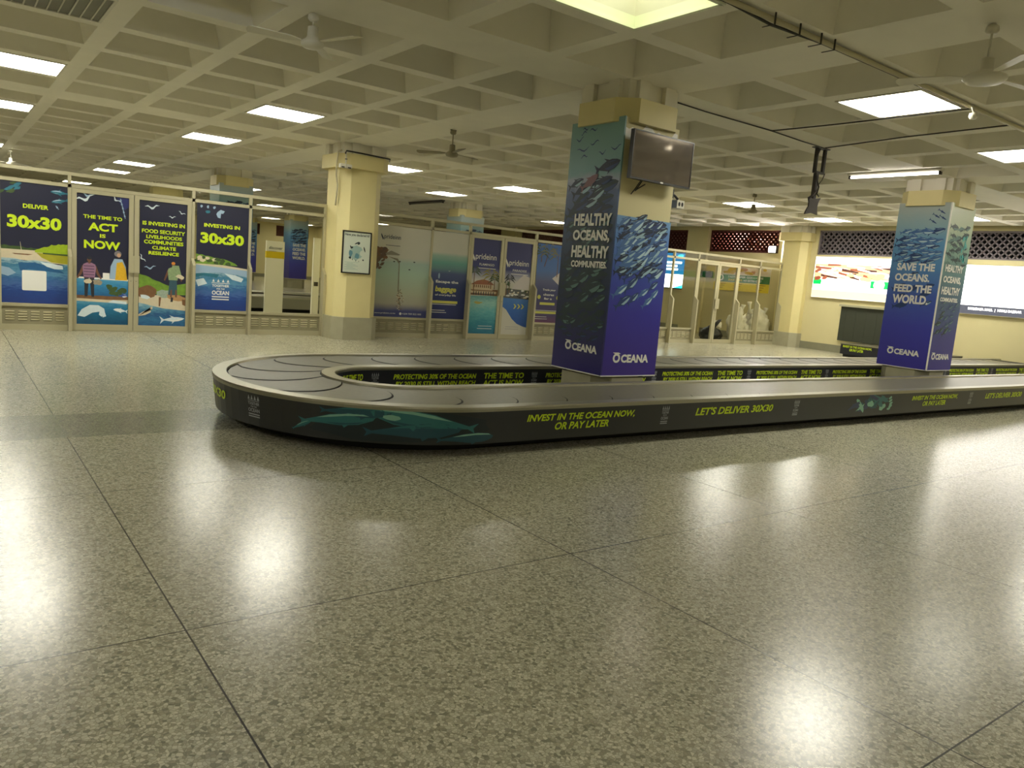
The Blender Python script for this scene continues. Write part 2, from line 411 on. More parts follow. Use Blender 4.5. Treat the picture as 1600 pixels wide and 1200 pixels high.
# ------------------------------------------------------------------ ceiling lights
FP = None
def make_light(x, y, label, group, lit):
    t = thing('ceiling_light', (x, y, ZC), label, 'ceiling light', group)
    fr = MB(); w_ = .03
    fr.box((x+.002,y+.002,ZC-.012),(x+.948,y+w_,ZC+.05), M_fixture); fr.box((x+.002,y+.95-w_,ZC-.012),(x+.948,y+.948,ZC+.05), M_fixture)
    fr.box((x+.002,y+w_,ZC-.012),(x+w_,y+.95-w_,ZC+.05), M_fixture); fr.box((x+.95-w_,y+w_,ZC-.012),(x+.948,y+.95-w_,ZC+.05), M_fixture)
    fr.build('frame', t)
    d = MB(); d.box((x+w_,y+w_,ZC+.0),(x+.95-w_,y+.95-w_,ZC+.03), M_panel if lit == 1 else (M_panelF if lit == 2 else (M_panelD if lit == 3 else M_louvre)))
    d.build('diffuser', t)
    if not lit:
        lv = MB()
        for k in range(1, 10): lv.box((x+.095*k-.006,y+w_,ZC-.01),(x+.095*k+.006,y+.95-w_,ZC+.0), M_fixture)
        lv.build('louvre', t)
    return t
protos = {}
def light(x, y, label, group='square ceiling lights', lit=1):
    if lit in protos: return dup(protos[lit], (x, y, ZC), label, group)
    protos[lit] = make_light(x, y, label, group, lit); return protos[lit]
light(3.85, 11.6, 'large lit square ceiling panel above and left of the cream octagonal column')
light(.4, 11.6, 'brightest lit ceiling panel cut by the left edge, nearer of the two there')
light(7.9, 4.1, 'largest lit square ceiling panel, right of the television beside the conduit')
light(11.35, 4.1, 'lit ceiling panel cut by the right edge above the far wrapped pillar', lit=3)
light(15.4, 11.6, 'small lit ceiling panel behind a hanging fan, left of the bracket pole')
light(18.85, 11.6, 'thin lit ceiling panel just under the hanging bracket plate')
light(18.85, 8.15, 'sliver of lit ceiling panel just right of the far wrapped pillar top')
G2 = 'square ceiling lights beyond the glass'
light(.4, 15.65, 'lit ceiling panel cut by the left edge, farther of the two there', G2)
light(3.85, 15.65, 'lit ceiling panel between the brightest oblong and the column, over the poster partition', G2, 2)
light(7.9, 15.65, 'lit ceiling panel touching the right side of the octagonal column top', G2, 2)
light(11.35, 15.65, 'lit ceiling panel above the two blue hotel doors', G2, 2)
light(11.35, 19.1, 'thin lit ceiling panel between octagonal column and hotel doors, above a dark batten', G2, 2)
light(.4, 23.15, 'tiny bright ceiling panel at the left edge close above the partition', G2)
light(3.85, 23.15, 'thin lit ceiling panel just above the partition top rail at left', G2, 2)
light(3.85, 26.6, 'sliver of lit ceiling panel crossing the partition top rail at left', G2, 2)
light(3.85, 34.1, 'small lit ceiling panel seen through the glass strip over the poster doors', G2, 2)
light(18.85, 23.15, 'thin lit ceiling panel at the left edge of the near wrapped pillar', G2)
for x, y, lb in ((11.35,34.1,'added lit ceiling panel far inside beyond the clear glass bay'),(11.35,41.6,'farthest added lit ceiling panel beside the distant blue pillar'),(18.85,38.15,'added lit panel deep along the right wall beyond the glass'),(15.4,45.65,'added lit panel close to the far yellow wall'),(18.85,49.1,'added lit panel in the far right corner by the yellow wall'),(11.35,49.1,'added lit panel nearest the far yellow wall'),(7.9,26.6,'added lit panel over the distant carousel')):
    light(x, y, lb, G2, 2)  # extra panels added to brighten the far hall and its end wall
GU = 'unseen ceiling lights added around the viewpoint'
for x, y, lb in ((15.4,4.1,'added lit ceiling panel beyond the right edge, near the far pillar'),(18.85,.65,'added lit ceiling panel far right by the lit adverts'),(7.9,-3.4,'added lit ceiling panel right behind the viewpoint'),(.4,-3.4,'added lit ceiling panel directly behind the viewpoint'),(-3.65,4.1,'added lit ceiling panel left of the viewpoint'),(-3.65,11.6,'added lit ceiling panel left of the poster doors'),(-7.1,-3.4,'added lit ceiling panel far left behind the viewpoint'),(15.4,-3.4,'added lit ceiling panel far right behind the viewpoint')):
    light(x, y, lb, GU)  # out-of-view panels added as fill light for the near hall
light(.4, 8.15, 'dark unlit louvred ceiling light in the top left corner', 'unlit ceiling lights', 0)
# open coffer whose lamps glow against its own walls
t = thing('coffer_light', (4.325, 4.575, ZC), 'glowing pale green open coffer light above the television pillar', 'ceiling light')
M_box = mat('light_box_white', (236,240,214), .6); M_boxlamp = mat('light_box_lamp', (255,255,255), .5, emit=1.3, emit_rgb=(.95,1,.72))
b = MB(); x0, x1, y0, y1 = 3.86, 4.79, 4.11, 5.04
for p, q in (((x0,y0),(x1,y0)),((x1,y0),(x1,y1)),((x1,y1),(x0,y1)),((x0,y1),(x0,y0))):
    b.face([(p[0],p[1],ZC-.005),(q[0],q[1],ZC-.005),(q[0]*.9+.1*4.325,q[1]*.9+.1*4.575,ZC+.34),(p[0]*.9+.1*4.325,p[1]*.9+.1*4.575,ZC+.34)], M_box)
b.build('housing', t)
b = MB(); b.box((3.95,4.2,ZC+.33),(4.7,4.95,ZC+.335), M_boxlamp); b.build('diffuser', t)
b = MB()
for a, c in (((x0-.02,y0-.02),(x1+.02,y0+.02)),((x0-.02,y1-.02),(x1+.02,y1+.02)),((x0-.02,y0),(x0+.02,y1)),((x1-.02,y0),(x1+.02,y1))): b.box((a[0],a[1],ZC-.02),(c[0],c[1],ZC), M_box)
b.build('rim', t)

def batten(p, q, label, lit, z=ZC-.05):
    t = thing('batten_light', ((p[0]+q[0])/2,(p[1]+q[1])/2,z), label, 'batten light')
    d = Vector((q[0]-p[0], q[1]-p[1], 0)); L = d.length; d.normalize(); n = Vector((-d.y, d.x, 0))
    A = Vector((p[0],p[1],z)); b = MB()
    prof = [(-.05,.05),(.05,.05),(.05,.02),(.02,0),(-.02,0),(-.05,.02)]
    b.extrude([A+n*a+Vector((0,0,c)) for a, c in prof], d*L, M_dark if not lit else M_fixture); b.build('housing', t)
    b = MB(); b.tube([A+d*.03+Vector((0,0,-.02)), A+d*(L-.03)+Vector((0,0,-.02))], .018, (M_tube, M_cool, M_louvre)[lit-1] if lit else M_louvre); b.build('tube', t)
    for s_ in (.02, L-.05):
        b = MB(); b.box(A+d*s_-n*.03+Vector((0,0,-.045)), A+d*(s_+.03)+n*.03+Vector((0,0,.01)), M_dark); b.build('end_cap', t)
    return t
batten((12.45,7.5),(12.45,5.95), 'lit single tube batten on the ceiling above the far wrapped pillar', 1, z=3.6)
batten((12.9,23.7),(12.85,21.4), 'dark unlit batten under the ceiling beyond the hotel posters', 0, z=3.6)
batten((1.2,6.3),(2.3,6.3), 'cool white batten light just above the top left of the view', 2, z=3.6)

# ------------------------------------------------------------------ columns
def octo(cx, cy, h, ch): return [(cx-h+ch,cy-h),(cx+h-ch,cy-h),(cx+h,cy-h+ch),(cx+h,cy+h-ch),(cx+h-ch,cy+h),(cx-h+ch,cy+h),(cx-h,cy+h-ch),(cx-h,cy-h+ch)]
def column(cx, cy, label, h=.41):
    t = thing('concrete_column', (cx, cy, 0), label, 'column', 'concrete columns on the grid')
    b = MB(); b.prism(octo(cx,cy,h,.17), .4, 3.2, M_col); b.build('shaft', t)
    b = MB(); b.prism(octo(cx,cy,h+.04,.17), 0, .43, M_plinth); b.build('plinth', t)
    b = MB(); b.prism(octo(cx,cy,h+.10,.19), 3.2, 3.45, M_col); b.build('capital', t)
    b = MB(); b.prism(octo(cx,cy,h-.0,.0001), 3.45, ZC, M_ceil); 
    for s_ in (-1, 1):
        b.box((cx+s_*.2-.08,cy-h-.06,3.45),(cx+s_*.2+.08,cy+h+.06,ZC-.001), M_ceil); b.box((cx-h-.06,cy+s_*.2-.08,3.45),(cx+h+.06,cy+s_*.2+.08,ZC-.001), M_ceil)
    b.build('neck', t)
    return t
column(6.45, 14.1, 'cream octagonal column with grey plinth set into the glass partition', h=.43)
column(6.31, 6.6, 'cream column inside the near blue wrap with the television', h=.38)
column(13.81, 6.6, 'cream column inside the far blue wrap', h=.38)
column(13.85, 14.1, 'cream column in the partition hidden behind the near wrapped pillar')
column(21.3, 14.1, 'cream column at the right end of the glass partition', h=.45)
for x, y, lb in ((6.35,21.6,'column top seen over the poster doors beyond the glass'),(13.85,21.6,'column top seen above the hotel posters'),(6.35,29.1,'deeper column top seen over the poster doors'),(13.85,29.1,'column beyond the glass hidden by the octagonal column'),(13.85,36.6,'distant column inside the wrap seen through the clear bay'),(13.85,44.1,'most distant column at the left edge of the clear bay')):
    column(x, y, lb, h=.38)
b = MB()
for a in (18.0, 21.6, 29.1, 36.6, 44.1): b.box((XW-.12,a-.45,0),(XW,a+.45,ZC), M_wall)
tag(b.build('trim_1'), 'flat cream pilasters standing on the right wall between lattices', 'trim', kind='structure')

# ------------------------------------------------------------------ printed pillar wraps
M_fd = mat('ink_fish_back', (26,40,66), .45); M_fb = mat('ink_fish_belly', (150,182,196), .45)
M_fd2 = mat('ink_fish_blue', (36,62,110), .45); M_fb2 = mat('ink_fish_light', (176,204,214), .45)
M_fg = mat('ink_fish_green', (88,124,120), .45); M_fm = mat('ink_fish_mid', (66,104,158), .45); M_fr = mat('ink_fish_red', (120,84,92), .45); M_fgd = mat('ink_fish_deep', (26,50,58), .45)
M_fteal = mat('ink_teal', (70,176,176), .45)
RS = dict(
 p1x=[(0,(44,36,112)),(.12,(36,36,98)),(.22,(26,38,80)),(.42,(26,48,80)),(.62,(40,68,108)),(.72,(70,92,140)),(.765,(150,160,184)),(.80,(106,150,154)),(1,(116,156,150))],
 p1y=[(0,(58,40,132)),(.25,(52,48,154)),(.40,(54,74,164)),(.55,(84,126,190)),(.66,(118,160,200)),(1,(120,160,200))],
 p2x=[(0,(54,46,148)),(.25,(54,58,166)),(.45,(62,92,176)),(.62,(84,138,190)),(.76,(96,152,196)),(.86,(140,172,182)),(1,(168,176,168))],
 p2y=[(0,(58,50,140)),(.22,(54,58,132)),(.40,(52,82,120)),(.58,(80,122,130)),(.74,(130,164,148)),(.86,(176,190,164)),(1,(188,196,170))])
Z0, Z1 = .46, 3.25
def wm(k): return ramp_mat('wrap_'+k, RS[k], 2, Z0, Z1, .38, wave=(.07, 5, 1.6))
def school(mb, mp, seed, n, ub, vb, L, ang, mats, reject=.55, d=1, fat=.16):
    rnd = random.Random(seed); placed = []; tries = 0
    while len(placed) < n and tries < n*60:
        tries += 1
        l = rnd.uniform(*L); uu = rnd.uniform(ub[0]+l*.42, ub[1]-l*.42); vv = rnd.uniform(*vb)
        if all(math.hypot((uu-a)*1.0, (vv-q)*1.5) > reject*(l+l2)*.5 for a, q, l2 in placed):
            placed.append((uu, vv, l)); m1, m2 = rnd.choice(mats)
            fish(mb, mp, uu, vv, l, rnd.uniform(*ang), m1, m2, .002+.00003*len(placed), d=d, fat=fat)
def oceana(mb, mp, u0, u1, v0, v1, m):
    keep = mb.line_parent; mb.line_parent = None
    W_ = u1-u0; h = v1-v0
    text(mb, 'O', mp, u0, u0+W_*.20, v0-.02*h, v1+.12*h, m, .045)
    poly(mb, mp, [(u0-.01*W_,v1+.22*h),(u0+.15*W_,v1+.22*h),(u0+.21*W_,v1+.06*h),(u0+.13*W_,v1+.03*h),(u0+.04*W_,v1+.08*h)], m, .004)
    text(mb, 'CEANA', mp, u0+W_*.225, u1, v0, v1, m, .045)
    mb.line_parent = keep
def wrap(x0, x1, y0, y1, kx, ky, label, zf=Z1, art=True, seed=3, body=None):
    t = thing('pillar_wrap', ((x0+x1)/2, (y0+y1)/2, Z0), label, 'pillar wrap', 'printed pillar wraps')
    d = .02; W = {}
    for nm, a, c, m in (('side_panel',(x0,y0,Z0),(x0+d,y1,Z1),wm(kx)),('front_panel',(x0+d,y0,Z0),(x1,y0+d,zf),wm(ky)),
                        ('side_panel',(x1-d,y0+d,Z0),(x1,y1,Z1),wm(kx)),('back_panel',(x0+d,y1-d,Z0),(x1-d,y1,Z1),wm(ky))):
        b = MB(); b.box(a, c, m); W.setdefault(nm, b.build(nm, t))
    b = MB(); e = .012
    b.box((x0-.004,y0-.004,Z0-e),(x1+.004,y0+d,Z0), M_white); b.box((x0-.004,y0,Z0-e),(x0+d,y1,Z0), M_white)
    b.box((x1-d,y0,Z0-e),(x1+.004,y1,Z0), M_white); b.box((x0,y1-d,Z0-e),(x1,y1+.004,Z0), M_white)
    b.build('edge_strip', t)
    return t, W
def words(parent, fn):
    b = lines(parent); fn(b); close(b, 'lettering')
# near pillar
t, W = wrap(5.87, 6.74, 6.17, 7.03, 'p1x', 'p1y', 'blue ocean fish wrap on the near pillar with the television', zf=2.22)
b = MB(); b.box((5.89,6.185,2.22),(6.735,6.205,3.25), M_wall)
rp = random.Random(4); mp = PY(6.185)
b.build('bare_board', t)
b = MB(); n = 16
tops = [3.12+.09*rp.random() for _ in range(n+1)]
poly(b, mp, [(5.90+.81*k/n, 3.02) for k in range(n+1)]+[(5.90+.81*k/n, tops[k]) for k in range(n, -1, -1)], mat('torn_paper', (252,248,240), .7, noise=.1, nscale=30), .003)
b.build('torn_paper', t)
b = MB(); mp = PX(5.87)
school(b, mp, 11, 26, (-7.0,-6.2), (2.2,2.58), (.26,.40), (.15,.5), [(M_fd,M_fd2),(M_fd,M_fb),(M_fgd,M_fd2)], .42)
school(b, mp, 12, 64, (-7.0,-6.2), (1.0,2.15), (.16,.32), (-.1,.5), [(M_fgd,M_fg),(M_fgd,M_fd),(M_fd,M_fgd),(M_fgd,M_fg),(M_fgd,M_fgd)], .44, fat=.2)
school(b, mp, 13, 10, (-7.0,-6.2), (.78,1.05), (.14,.22), (-.1,.5), [(M_fgd,M_fd2),(M_fd,M_fd2)], .6)
fish(b, mp, -6.37, 2.74, .40, .22, M_fd, M_fd2, .006); fish(b, mp, -6.42, 2.58, .30, .25, M_fd, M_fd2, .006)
fish(b, mp, -6.64, 2.58, .32, .5, M_fr, M_fr, .007)
fish(b, mp, -6.45, 1.42, .34, .3, M_fgd, M_fg, .007, fat=.22); fish(b, mp, -6.78, 1.44, .26, .2, M_fgd, M_fg, .007, fat=.22); fish(b, mp, -6.42, 1.62, .26, .15, M_fgd, M_fg, .007)
rs = random.Random(8)
for k in range(9):      # dark ripple strokes printed near the top
    uu, vv = rs.uniform(-6.98,-6.35), rs.uniform(2.86,3.18); l = rs.uniform(.08,.2)
    pts = [(uu+l*i/5, vv+.018*math.sin(i*1.3+k)+.02*i/5) for i in range(6)]
    poly(b, mp, pts+[(p, q-.004-.012*math.sin(math.pi*i/5)) for i, (p, q) in reversed(list(enumerate(pts)))], M_fd2)
b.build('fish_print', W['side_panel'])
def f1(b):
    text(b, 'HEALTHY', mp, -6.84, -6.22, 2.10, 2.235, M_white, .042, .009); text(b, 'OCEANS,', mp, -6.84, -6.23, 1.915, 2.055, M_white, .042, .009)
    text(b, 'HEALTHY', mp, -6.84, -6.22, 1.745, 1.88, M_white, .042, .009); text(b, 'COMMUNITIES.', mp, -6.83, -6.23, 1.635, 1.71, M_white, .042, .009)
    oceana(b, mp, -6.81, -6.26, .685, .775, M_white)
words(W['side_panel'], f1)
b = MB(); my = PY(6.17)
school(b, my, 20, 16, (5.90,6.71), (2.02,2.19), (.2,.3), (.1,.6), [(M_fd,M_fd2),(M_fd,M_fb)], .4)
school(b, my, 21, 74, (5.90,6.71), (1.62,2.16), (.20,.32), (.2,.75), [(M_fd2,M_fb2),(M_fd,M_fb),(M_fm,M_fb),(M_fd,M_fm),(M_fm,M_fb2),(M_fd,M_fd2)], .36)
school(b, my, 22, 11, (5.90,6.71), (1.28,1.62), (.20,.28), (.5,.8), [(M_fm,M_fb2),(M_fd2,M_fb)], .7)
b.build('fish_print', W['front_panel'])
words(W['front_panel'], lambda b: oceana(b, my, 6.03, 6.60, .605, .70, M_white))
# far pillar
t, W = wrap(13.37, 14.25, 6.16, 7.03, 'p2x', 'p2y', 'paler blue fish wrap on the pillar farther right inside the carousel loop')
b = MB(); b.box((13.355,6.145,Z0),(13.375,6.165,Z1), M_white); b.build('corner_trim', t)
b = MB(); mp2 = PX(13.37)
school(b, mp2, 31, 40, (-7.0,-6.2), (2.26,2.78), (.20,.30), (-.1,.3), [(M_fm,M_fb2),(M_fd2,M_fb),(M_fm,M_fb)], .5)
school(b, mp2, 32, 8, (-7.0,-6.2), (1.45,2.2), (.18,.28), (.2,.6), [(M_fd2,M_fd2),(M_fd2,M_fb)], .8)
for k, (a, c) in enumerate(((-6.30,3.10),(-6.38,3.03),(-6.27,3.0),(-6.42,2.94))): fish(b, mp2, a, c, .15, -.55, M_fd2, M_fd2, .004, fat=.07)
b.build('fish_print', W['side_panel'])
def f2(b):
    for s_, u_0, u_1, a, c in (('SAVE THE',-6.91,-6.27,2.11,2.24),('OCEANS.',-6.92,-6.33,1.93,2.06),('FEED THE',-6.91,-6.27,1.745,1.875),('WORLD.',-6.91,-6.30,1.55,1.70)):
        text(b, s_, mp2, u_0, u_1, a, c, M_white, .042, .009)
    oceana(b, mp2, -6.87, -6.31, .665, .765, M_white)
words(W['side_panel'], f2)
b = MB(); my2 = PY(6.16)
school(b, my2, 41, 22, (13.4,14.2), (2.25,2.9), (.22,.36), (-.3,.3), [(M_fgd,M_fg),(M_fg,M_fgd)], .6)
school(b, my2, 42, 16, (13.4,14.2), (1.1,1.65), (.18,.28), (.1,.6), [(M_fgd,M_fg),(M_fd2,M_fg)], .6)
rs = random.Random(5)
for k in range(14): blob(b, my2, rs.uniform(13.95,14.1), rs.uniform(2.3,2.75), .02, .045, M_fteal, .006, jit=.5, seed=k)
b.build('fish_print', W['front_panel'])
def f3(b):
    for s_, u_0, u_1, a, c in (('HEALTHY',13.47,14.12,2.13,2.25),('OCEANS,',13.46,14.1,1.93,2.06),('HEALTHY',13.46,14.12,1.75,1.88),('COMMUNITIES.',13.46,14.1,1.63,1.70)):
        text(b, s_, my2, u_0, u_1, a, c, M_white, .042, .009)
    oceana(b, my2, 13.48, 14.12, .64, .74, M_white)
words(W['front_panel'], f3)
# wraps beyond the glass
for cx, cy, lb in ((13.85,36.6,'distant blue pillar wrap seen through the clear glass bay'),(13.85,44.1,'most distant blue wrap at the left edge of the clear bay'),(6.35,21.6,'blue wrap top seen over the poster beside the clear bay'),(13.85,21.6,'blue wrap top seen over the hotel posters')):
    t, W = wrap(cx-.44, cx+.44, cy-.44, cy+.44, 'p2x', 'p2x', lb)
    b = MB(); mq = PY(cy-.44)
    school(b, mq, 51, 26, (cx-.4,cx+.4), (2.15,2.8), (.22,.36), (-.2,.4), [(M_fd,M_fd2),(M_fd2,M_fb)], .55); b.build('fish_print', W['front_panel'])
    if cy > 30:
        def f4(b):
            for s_, a, c in (('SAVE THE',1.98,2.12),('OCEANS.',1.78,1.92),('FEED THE',1.58,1.72),('WORLD.',1.38,1.52)): text(b, s_, mq, cx-.30, cx+.34, a, c, M_white, .042, .009)
        words(W['front_panel'], f4)

# ------------------------------------------------------------------ baggage carousels
def ocean_logo(put, cu, v0, v1, m):
    """small stacked campaign badge; put(text or None, u0, u1, v0, v1)"""
    h = v1-v0; w_ = h*.50
    put('OCEAN', cu-w_*.5, cu+w_*.5, v0+.26*h, v0+.42*h); put('FOR THE', cu-w_*.26, cu+w_*.26, v0+.46*h, v0+.53*h)
    put('TOGETHER', cu-w_*.5, cu+w_*.5, v0+.57*h, v0+.70*h)
    put(None, cu-w_*.5, cu+w_*.5, v0+.14*h, v0+.19*h); put(None, cu-w_*.5, cu+w_*.5, v0+.04*h, v0+.09*h); put(None, cu-w_*.5, cu+w_*.5, v0+.74*h, v0+.765*h)
    for k in range(4):
        c = cu-w_*.42+w_*.28*k; put('tri', c-.1*w_, c+.1*w_, v0+.8*h, v0+h)
class Loop:
    RM = 1.15
    def __init__(s, O, ang, U): s.O = O; s.c = math.cos(ang); s.s = math.sin(ang); s.U = U; s.end = math.pi*s.RM
    def W(s, u_, v_, z): return (s.O[0]+u_*s.c-v_*s.s, s.O[1]+u_*s.s+v_*s.c, z)
    def at(s, tau, rho, z):
        if tau <= 0: return s.W(-tau, -rho, z)
        if tau <= s.end: th = tau/s.RM; return s.W(-rho*math.sin(th), -rho*math.cos(th), z)
        return s.W(tau-s.end, rho, z)
    def taus(s, step=.9, n=40):
        k = max(2, int(s.U/step)); a = [-s.U+s.U*i/k for i in range(k)]; c = [s.end*i/n for i in range(n+1)]; d = [s.end+s.U*(i+1)/k for i in range(k)]
        return a+c+d
    def sweep(s, mb, prof, m, close=False, smooth=False):
        T = s.taus(); vs = [s.at(tt, rr, z) for tt in T for rr, z in prof]; k = len(prof); fs = []
        for i in range(len(T)-1):
            for j in range(k if close else k-1): fs.append((i*k+j, i*k+(j+1)%k, (i+1)*k+(j+1)%k, (i+1)*k+j))
        if close: fs += [tuple(range(k)), tuple(range((len(T)-1)*k, len(T)*k))]
        mb.raw(vs, fs, m, smooth)
def carousel(O, ang, U, label, mskirt, text_on):
    lp = Loop(O, ang, U)
    t = thing('baggage_carousel', (O[0]+4, O[1], 0), label, 'baggage carousel', 'baggage carousels')
    b = MB(); lp.sweep(b, [(1.70,.375),(1.67,.10),(1.645,.10),(1.675,.375)], mskirt, True); sk = b.build('skirt', t)
    b = MB(); lp.sweep(b, [(1.42,.12),(1.42,0),(.80,0),(.80,.12)], M_kick, True); b.build('kick_base', t)
    b = MB(); lp.sweep(b, [(1.705,.41),(1.708,.395),(1.705,.372),(1.66,.372),(1.58,.392),(1.585,.412)], M_steel, True); b.build('rim', t)
    b = MB(); lp.sweep(b, [(.60,.41),(.597,.395),(.60,.372),(.66,.372),(.73,.392),(.725,.412)], M_steel, True); b.build('rim', t)
    b = MB(); lp.sweep(b, [(.605,.375),(.625,.05),(.65,.05),(.63,.375)], M_skirtN, True); isk = b.build('skirt', t); isk['label'] = 'inner skirt with lime lettering'
    b = MB(); lp.sweep(b, [(1.58,.380),(.73,.380),(.73,.30),(1.58,.30)], M_gap, True)
    # crescent plates
    R_, HW = .47, .415; pitch = .56; n = int((lp.end+2*U-.6)/pitch); NW, NT = 11, 3
    for i in range(n):
        a = -U+.05+pitch*i; vs = []
        for k in range(NT+1):
            for j in range(NW):
                w_ = -1+2*j/(NW-1); D = R_-math.sqrt(R_*R_-(w_*HW)**2); rho = 1.155+w_*HW
                vs.append(lp.at(min(a+D+.009+(pitch-.018)*k/NT, lp.end+U), rho, .392+.005*(1-k/NT)))
        fs = [(k*NW+j, k*NW+j+1, (k+1)*NW+j+1, (k+1)*NW+j) for k in range(NT) for j in range(NW-1)]
        b.raw(vs, fs, M_belt)
    b.build('belt', t)
    if not text_on: return t, lp, sk, isk
    mo = lambda u_, z, o=0: lp.at(-u_, 1.67+.03*(z-.10)/.275+.0015+o, z)           # outer skirt, reads along the run
    mi = lambda u_, z, o=0: lp.at(lp.end+u_, .605+.02*(.375-z)/.325-.0015-o, z)    # inner face of the back run
    b = MB()
    def putter(mb, mp, m):
        def put(s_, a, c, v0, v1):
            if s_ is None: rect(mb, mp, a, c, v0, v1, m, .003)
            elif s_ == 'tri': poly(mb, mp, [(a,v0),(c,v0),((a+c)/2,v1)], m, .003)
            else: text(mb, s_, mp, a, c, v0, v1, m, .02, .003)
        return put
    def invest(u_, wd=1.26):
        text(b, 'INVEST IN THE OCEAN NOW,', mo, u_, u_+wd, .258, .330, M_lime, .03, .003, .2); text(b, 'OR PAY LATER', mo, u_+.31, u_+.95, .182, .250, M_lime, .03, .003, .2)
    def deliver(u_, wd=1.25): text(b, "LET'S DELIVER 30X30", mo, u_, u_+wd, .236, .318, M_lime, .03, .003, .2)
    b = lines(sk)
    invest(.38); deliver(2.50); invest(6.75); deliver(8.90); invest(13.1); deliver(15.2, 1.2)
    # wording that runs round the bend
    text(b, "LET'S DELIVER 30X30", mo, -2.95, -1.70, .236, .318, M_lime, .03, .003, .2)
    for u_ in (2.05, 4.18, 8.42, 10.52, 14.8, -1.39):
        b = MB(); ocean_logo(putter(b, mo, M_greyink), u_, .165, .355, M_greyink); b.build('badge', sk)
    # pale whales printed on the bend and a reef figure further on
    M_w1 = mat('ink_whale_teal', (46,108,110), .4); M_w2 = mat('ink_whale_light', (128,178,158), .4); M_w3 = mat('ink_whale_deep', (32,76,88), .4); M_sea = mat('ink_deep_sea', (26,38,42), .4); M_w4 = mat('ink_reef_blue', (44,58,92), .4)
    b = MB(); b.slice = .05
    blob(b, mo, -.50, .24, .50, .12, M_sea, .001, 18, .05, .2, 3)
    def whale(cu, cv, L, ang, m, ml, d=1, off=.002):
        ca, sa = math.cos(ang), math.sin(ang)
        P = lambda x, y: (cu+L*(d*x*ca-y*sa), cv+L*(d*x*sa+y*ca))
        poly(b, mo, [P(*q) for q in [(-.5,.02),(-.3,.07),(-.1,.125),(.15,.14),(.35,.11),(.5,.03),(.46,-.03),(.25,-.10),(0,-.10),(-.25,-.05),(-.5,-.02)]], m, off)
        poly(b, mo, [P(*q) for q in [(-.3,.062),(-.1,.112),(.15,.128),(.35,.098),(.42,.06),(.3,.075),(.1,.085),(-.1,.07)]], ml, off+.0005)
        poly(b, mo, [P(*q) for q in [(-.48,.02),(-.58,.08),(-.54,0),(-.57,-.07),(-.48,-.02)]], m, off)
        poly(b, mo, [P(*q) for q in [(.14,-.08),(.05,-.15),(.03,-.09)]], m, off+.0006); poly(b, mo, [P(*q) for q in [(-.2,-.03),(.1,-.06),(.35,-.05),(.42,-.02),(.25,-.085),(0,-.09)]], M_w3, off+.0004)
    whale(-.74, .335, .36, .02, M_w3, M_w1); whale(-.84, .262, .40, .16, M_w1, M_w2); whale(-.40, .290, .56, -.18, M_w1, M_w2, -1)
    whale(-.42, .205, .50, .06, M_w3, M_w1); whale(-1.05, .19, .13, .6, M_w1, M_w2); whale(-.12, .150, .34, .04, M_w3, M_w2)
    blob(b, mo, -.56, .315, .05, .022, M_w2, .004, 16, -.1, .2, 7)
    b.build('whale_print', sk)
    b = MB(); rr = random.Random(6)
    for k in range(22):
        uu = rr.uniform(5.3,6.25); blob(b, mo, uu, rr.uniform(.2,.34) if uu > 5.6 else rr.uniform(.15,.3), rr.uniform(.05,.14), rr.uniform(.015,.04), rr.choice([M_w1,M_w3,M_sea,M_w4,M_w2]), .001+.0001*k, 12, rr.uniform(-.6,.6), .6, k)
    for k in range(5): blob(b, mo, 6.2+.03*math.sin(k), .18+.035*k, .04, .02, M_w2, .005, 10, .3, .5, k+40)
    b.build('reef_print', sk)
    b = lines(isk)
    def pi_badge(u_):
        g2 = MB(); ocean_logo(putter(g2, mi, M_greyink), u_, .18, .345, M_greyink); g2.build('badge', isk)
    def protect(u_, wd=1.05):
        text(b, 'PROTECTING 30% OF THE OCEAN', mi, u_, u_+wd, .268, .325, M_lime, .03, .003, .15); text(b, 'BY 2030 IS STILL WITHIN REACH', mi, u_+.03, u_+wd, .190, .244, M_lime, .03, .003, .15)
    def act(u_, wd=.58):
        text(b, 'THE TIME TO', mi, u_, u_+wd, .264, .332, M_lime, .03, .003, .1); text(b, 'ACT IS NOW', mi, u_+.0, u_+wd, .178, .246, M_lime, .03, .003, .1)
    k = 0
    for base in (.28, 2.36, 4.42, 6.50, 8.57, 10.64, 12.7, 14.8):
        protect(base); act(base+1.16); pi_badge(base+1.90)
    act(-.72, .56); pi_badge(.06)
    return t, lp, sk, isk
carousel((3.62,6.70), math.radians(-1.1), 17.4, 'long low carousel with black skirt and lime lettering looping both wrapped pillars', M_skirt, True)
M_skirtP = mat('skirt_pale', (120,118,100), .4)
carousel((3.62,21.7), 0, 17.4, 'second carousel beyond the clear glass bay with a pale grey skirt', M_skirtP, False)

